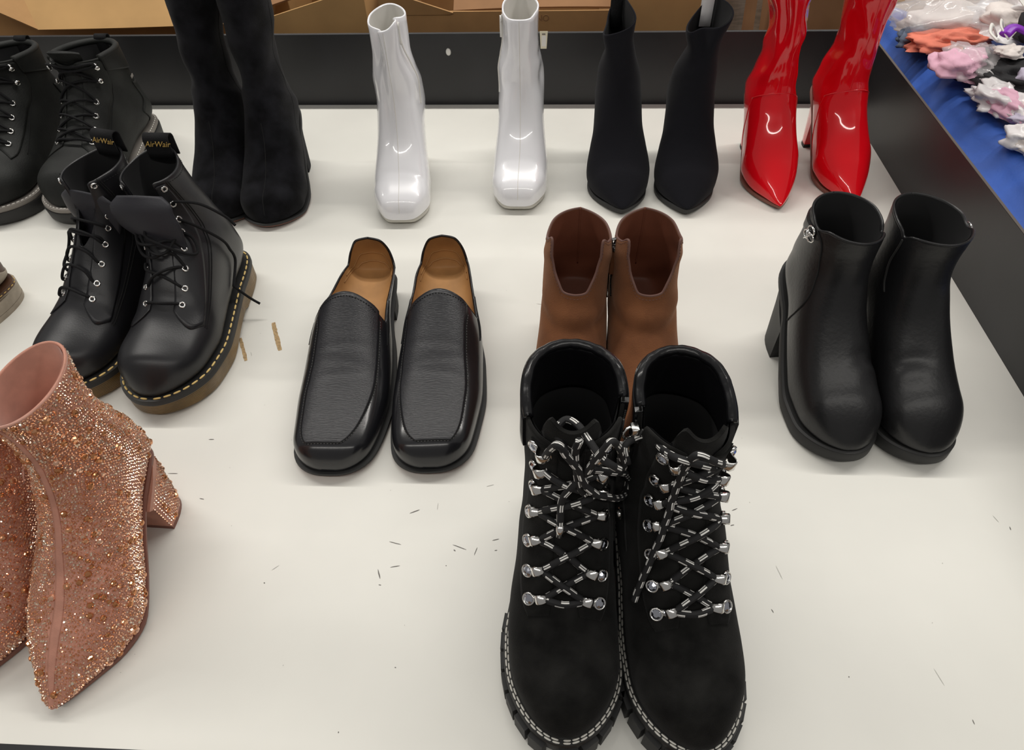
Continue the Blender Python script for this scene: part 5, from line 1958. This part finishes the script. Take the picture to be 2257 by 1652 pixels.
carton('pale cardboard carton behind the black fabric boots', 0.14, 0.305, 1.39, 1.75, ZB, (0.20, 0.20, 0.20), M_CARD2)
# flattened grey boards leaning behind the red boots
gb = thing('flattened_carton', 'greyish flattened cartons leaning behind the left red boot', 'carton', (0.385, 1.42, ZB), 0)
for i, (xa, xb, ya, lean_y, mm) in enumerate(((-0.03, 0.015, -0.01, 0.03, M_GREYCARD), (-0.005, 0.055, 0.03, 0.07, M_CARD3), (0.02, 0.085, 0.07, 0.12, M_GREYCARD))):
    sheet('board', [(xa, ya, 0.0), (xb, ya, 0.0), (xb - 0.035, ya + lean_y, 0.66), (xa - 0.030, ya + lean_y, 0.66)], mm, gb, 0.008, 0.003)
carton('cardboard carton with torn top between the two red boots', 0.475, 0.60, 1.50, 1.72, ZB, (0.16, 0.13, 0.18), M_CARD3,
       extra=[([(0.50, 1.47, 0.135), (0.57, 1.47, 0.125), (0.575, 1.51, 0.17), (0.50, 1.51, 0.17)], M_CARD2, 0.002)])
ld = thing('white_lid', 'round white lid peeping over the back board between the red boots', 'lid', (0.507, 1.335, 0.0), 0)
V, F = lathe_data((0, 0, 0.050), (0, -0.45, 1), (1, 0, 0), [(0.050, -0.014), (0.052, -0.004), (0.050, 0.0), (0.040, 0.002), (0.038, 0.0005), (0.002, 0.001)], 40)
obj('disc', V, F, M_PLASTIC, ld)
V, F = lathe_data((0, 0, -0.42), (0, 0, 1), (1, 0, 0), [(0.040, 0.0), (0.046, 0.46)], 30)
obj('tub', V, F, M_PLASTIC, ld)
# wood-grain bench beyond
bn = thing('wooden_bench', 'brown wood-grain bench top behind the blue bin', 'bench', (1.05, 1.95, -0.80))
for i in range(7):
    box('plank', (-0.42, 0.65, -0.32 + i * 0.095, -0.228 + i * 0.095, 0.735, 0.76), M_WOOD, bn, 0.002)
for lx, ly in ((-0.36, -0.25), (0.55, -0.25), (-0.36, 0.28), (0.55, 0.28)):
    box('leg', (lx - 0.02, lx + 0.02, ly - 0.02, ly + 0.02, 0.0, 0.735), M_WOOD, bn)

# ------------------------------------------------------------------ blue cloth-covered bin with bagged clothes
bin_ = thing('cloth_bin', 'bin covered with bright blue cloth right of the side board', 'bin', (0.85, 0.85, -0.80))
xs = [0.563, 0.566, 0.572, 0.580, 0.586, 0.592, 0.600, 0.612, 0.626, 0.645, 0.68, 0.80, 1.0, 1.15]
zs = [-0.30, -0.05, 0.045, 0.072, 0.080, 0.079, 0.094, 0.108, 0.113, 0.108, 0.098, 0.095, 0.095, 0.09]
ys = np.linspace(0.25, 1.40, 60)
V, F = [], []
for j, y in enumerate(ys):
    sp_ = 0.035 * (1.25 - y)
    for x, z in zip(xs, zs):
        k = smooth01((x - 0.57) / 0.04)
        V.append((x + sp_ * float(k) + 0.0025 * math.sin(y * 17 + x * 30) - 0.85, y - 0.85, z + 0.80 + 0.004 * math.sin(y * 11 + x * 60) * float(k) + 0.002 * math.sin(y * 40 + x * 90)))
w = len(xs)
F = [(j * w + i, j * w + i + 1, (j + 1) * w + i + 1, (j + 1) * w + i) for j in range(len(ys) - 1) for i in range(w - 1)]
cl = obj('blue_cloth', V, F, M_BLUE, bin_)
cl.modifiers.new('thickness', 'SOLIDIFY').thickness = 0.002
box('bin_body', (-0.255, 0.30, -0.59, 0.545, 0.0, 0.86), M_PANEL, bin_)


def crumple(name, c, r, m, seed, parent=None, folds=1.0, nu=26, nv=38, flat=0.35, rz=0.0):
    """a crumpled heap of cloth or film: lumpy body with sharp creases, flattened underneath"""
    g = np.random.default_rng(seed)
    th = np.linspace(0.02, PI - 0.02, nu)[:, None]
    ph = np.linspace(0, 2 * PI, nv, endpoint=False)[None, :]
    D = np.stack([np.sin(th) * np.cos(ph), np.sin(th) * np.sin(ph), np.cos(th) + 0 * ph], -1)
    rad = np.ones(D.shape[:2])
    for k in range(5):
        a = g.normal(0, 1, 3)
        rad += folds * 0.10 * np.sin(D @ a * g.uniform(1.5, 3.5) + g.uniform(0, 6))
    for k in range(7):
        a = g.normal(0, 1, 3)
        rad += folds * 0.07 * (1 - 2 * np.abs(np.sin(D @ a * g.uniform(2.0, 5.0) + g.uniform(0, 6))))
    P = D * rad[..., None] * np.array(r)
    P[..., 2] = np.maximum(P[..., 2], -flat * r[2])
    cc, ss = math.cos(rz), math.sin(rz)
    P = np.stack([P[..., 0] * cc - P[..., 1] * ss, P[..., 0] * ss + P[..., 1] * cc, P[..., 2]], -1) + np.array(c)
    F = [(i * nv + k, (i + 1) * nv + k, (i + 1) * nv + (k + 1) % nv, i * nv + (k + 1) % nv) for i in range(nu - 1) for k in range(nv)]
    F += [tuple(range(nv)), tuple((nu - 1) * nv + k for k in range(nv - 1, -1, -1))]
    return obj(name, P.reshape(-1, 3), F, m, parent)


def garment(name, label, cat, c, r, m, seed, rz=0.0, folds=1.0):
    o = crumple(name, (0, 0, 0), r, m, seed, None, folds, rz=rz)
    o.location = c
    return tag(o, label, cat, 'clothes heaped in the blue bin')


def bagged(label, c, r, inner, film, seed, rz=0.0):
    t = thing('bagged_garment', label, 'bag', c, rz, 'clothes heaped in the blue bin')
    for i, (off, k, mm) in enumerate(inner):
        crumple('garment', tuple(np.array(off) * np.array(r)), tuple(np.array(r) * k), mm, seed + 10 + i, t, 0.8)
    crumple('film', (0, 0, 0), tuple(np.array(r) * 1.04), film, seed, t, 0.85, 34, 54)
    return t


bagged('clear bag of pale folded clothes at the far end of the blue bin', (0.681, 1.255, 0.136), (0.107, 0.067, 0.039), [((-0.1, 0, -0.1), 0.80, M_PALE), ((0.4, -0.3, 0), 0.4, M_GREYBLUE)], M_POLY, 1, 0.2)
garment('coral_blouse', 'coral garment beneath the clear bag at the far end', 'garment', (0.656, 1.175, 0.129), (0.078, 0.029, 0.019), M_CORAL, 2, 0.1)
garment('grey_scarf', 'dark grey-blue cloth on the rim of the blue bin', 'garment', (0.610, 1.205, 0.121), (0.038, 0.032, 0.020), M_GREYBLUE, 3, 0.5)
bagged('pink clothes in a pale plastic bag lying on the blue rim', (0.640, 1.080, 0.134), (0.048, 0.050, 0.028), [((-0.2, 0.1, 0.0), 0.82, M_PINK)], M_POLY, 4, 0.3)
bagged('limp white plastic bag with pink inside beside the black garment', (0.645, 0.978, 0.127), (0.036, 0.066, 0.022), [((0, -0.2, 0), 0.75, M_PINK)], M_POLYW, 5, 0.35)
garment('black_shirt', 'black garment in the middle of the bin under a beige scrap', 'garment', (0.681, 1.055, 0.131), (0.056, 0.074, 0.023), M_BLACKCLOTH, 6, 0.2)
garment('beige_scrap', 'small beige cloth scrap on top of the black garment', 'garment', (0.688, 1.075, 0.157), (0.025, 0.016, 0.009), M_PALE, 7, 0.3)
wb_ = bagged('large white plastic bag with a small label and pink clothing', (0.771, 1.215, 0.156), (0.084, 0.084, 0.043), [((0.4, 0.1, 0.1), 0.7, M_PINK), ((-0.3, -0.2, 0), 0.6, M_PALE)], M_POLYW, 8, 0.2)
V, F = box_data(-0.018, 0.018, -0.009, 0.009, -0.0005, 0.0005)
lb = obj('label', V, F, M_PLASTIC, wb_, smooth=False)
lb.location = (-0.035, -0.030, 0.036)
lb.rotation_euler = (0.5, -0.1, 0.3)
V, F = box_data(-0.006, 0.006, -0.003, 0.003, 0.0005, 0.0009)
obj('label_print', V, F, M_GUN, lb, smooth=False)
ph_ = thing('purple_hanger', 'purple plastic piece with white straps between the bags', 'hanger', (0.692, 1.095, 0.168), 0.2)
tube('purple_bar', crspline([(-0.020, -0.004, 0.008), (-0.004, 0.004, 0.014), (0.012, 0.0, 0.010), (0.030, -0.012, 0.0)], 6), 0.0085, M_PURPLE, ph_, 10, 0.5)
tube('white_strap', crspline([(-0.018, 0.012, 0.0), (-0.030, 0.016, 0.016), (-0.038, 0.004, 0.010), (-0.034, -0.012, 0.004)], 6), 0.0035, M_PLASTIC, ph_, 8, 0.4)
tube('white_strap', crspline([(0.0, 0.016, 0.0), (-0.012, 0.022, 0.018), (-0.020, 0.008, 0.014), (-0.016, -0.010, 0.004)], 6), 0.0035, M_PLASTIC, ph_, 8, 0.4)
bagged('lilac garment in a frosted bag beside the purple piece', (0.708, 1.010, 0.136), (0.036, 0.047, 0.026), [((0, 0, 0), 0.8, M_LILAC)], M_POLYW, 9, 0.1)
garment('black_sweater', 'black bundled garment at the right frame edge', 'garment', (0.766, 1.075, 0.166), (0.056, 0.070, 0.053), M_BLACKCLOTH, 10, 0.3)
bagged('coral and grey clothes in a clear glossy bag below the black garments', (0.705, 0.935, 0.131), (0.070, 0.038, 0.024), [((0.1, 0.1, 0.0), 0.82, M_CORAL), ((-0.55, -0.1, 0), 0.5, M_LILAC)], M_POLY, 11, 0.2)
garment('coral_shirt', 'crumpled coral shirt nearest the black side board', 'garment', (0.690, 0.860, 0.133), (0.055, 0.045, 0.034), M_CORAL, 12, 0.4, 1.3)
bagged('pale lilac clothes in a thin bag on the blue rim below the coral shirt', (0.642, 0.868, 0.122), (0.030, 0.046, 0.021), [((0, 0, 0), 0.8, M_PALE)], M_POLYW, 13, 0.3)
bagged('pink-coral clothes in a bag at the near end of the bin', (0.682, 0.775, 0.124), (0.052, 0.050, 0.028), [((0, 0, 0), 0.82, M_PINK)], M_POLY, 14, 0.1)
garment('grey_tee', 'pale grey cloth at the lower right frame edge in the bin', 'garment', (0.706, 0.690, 0.121), (0.046, 0.042, 0.026), M_PALE, 15, 0.1)
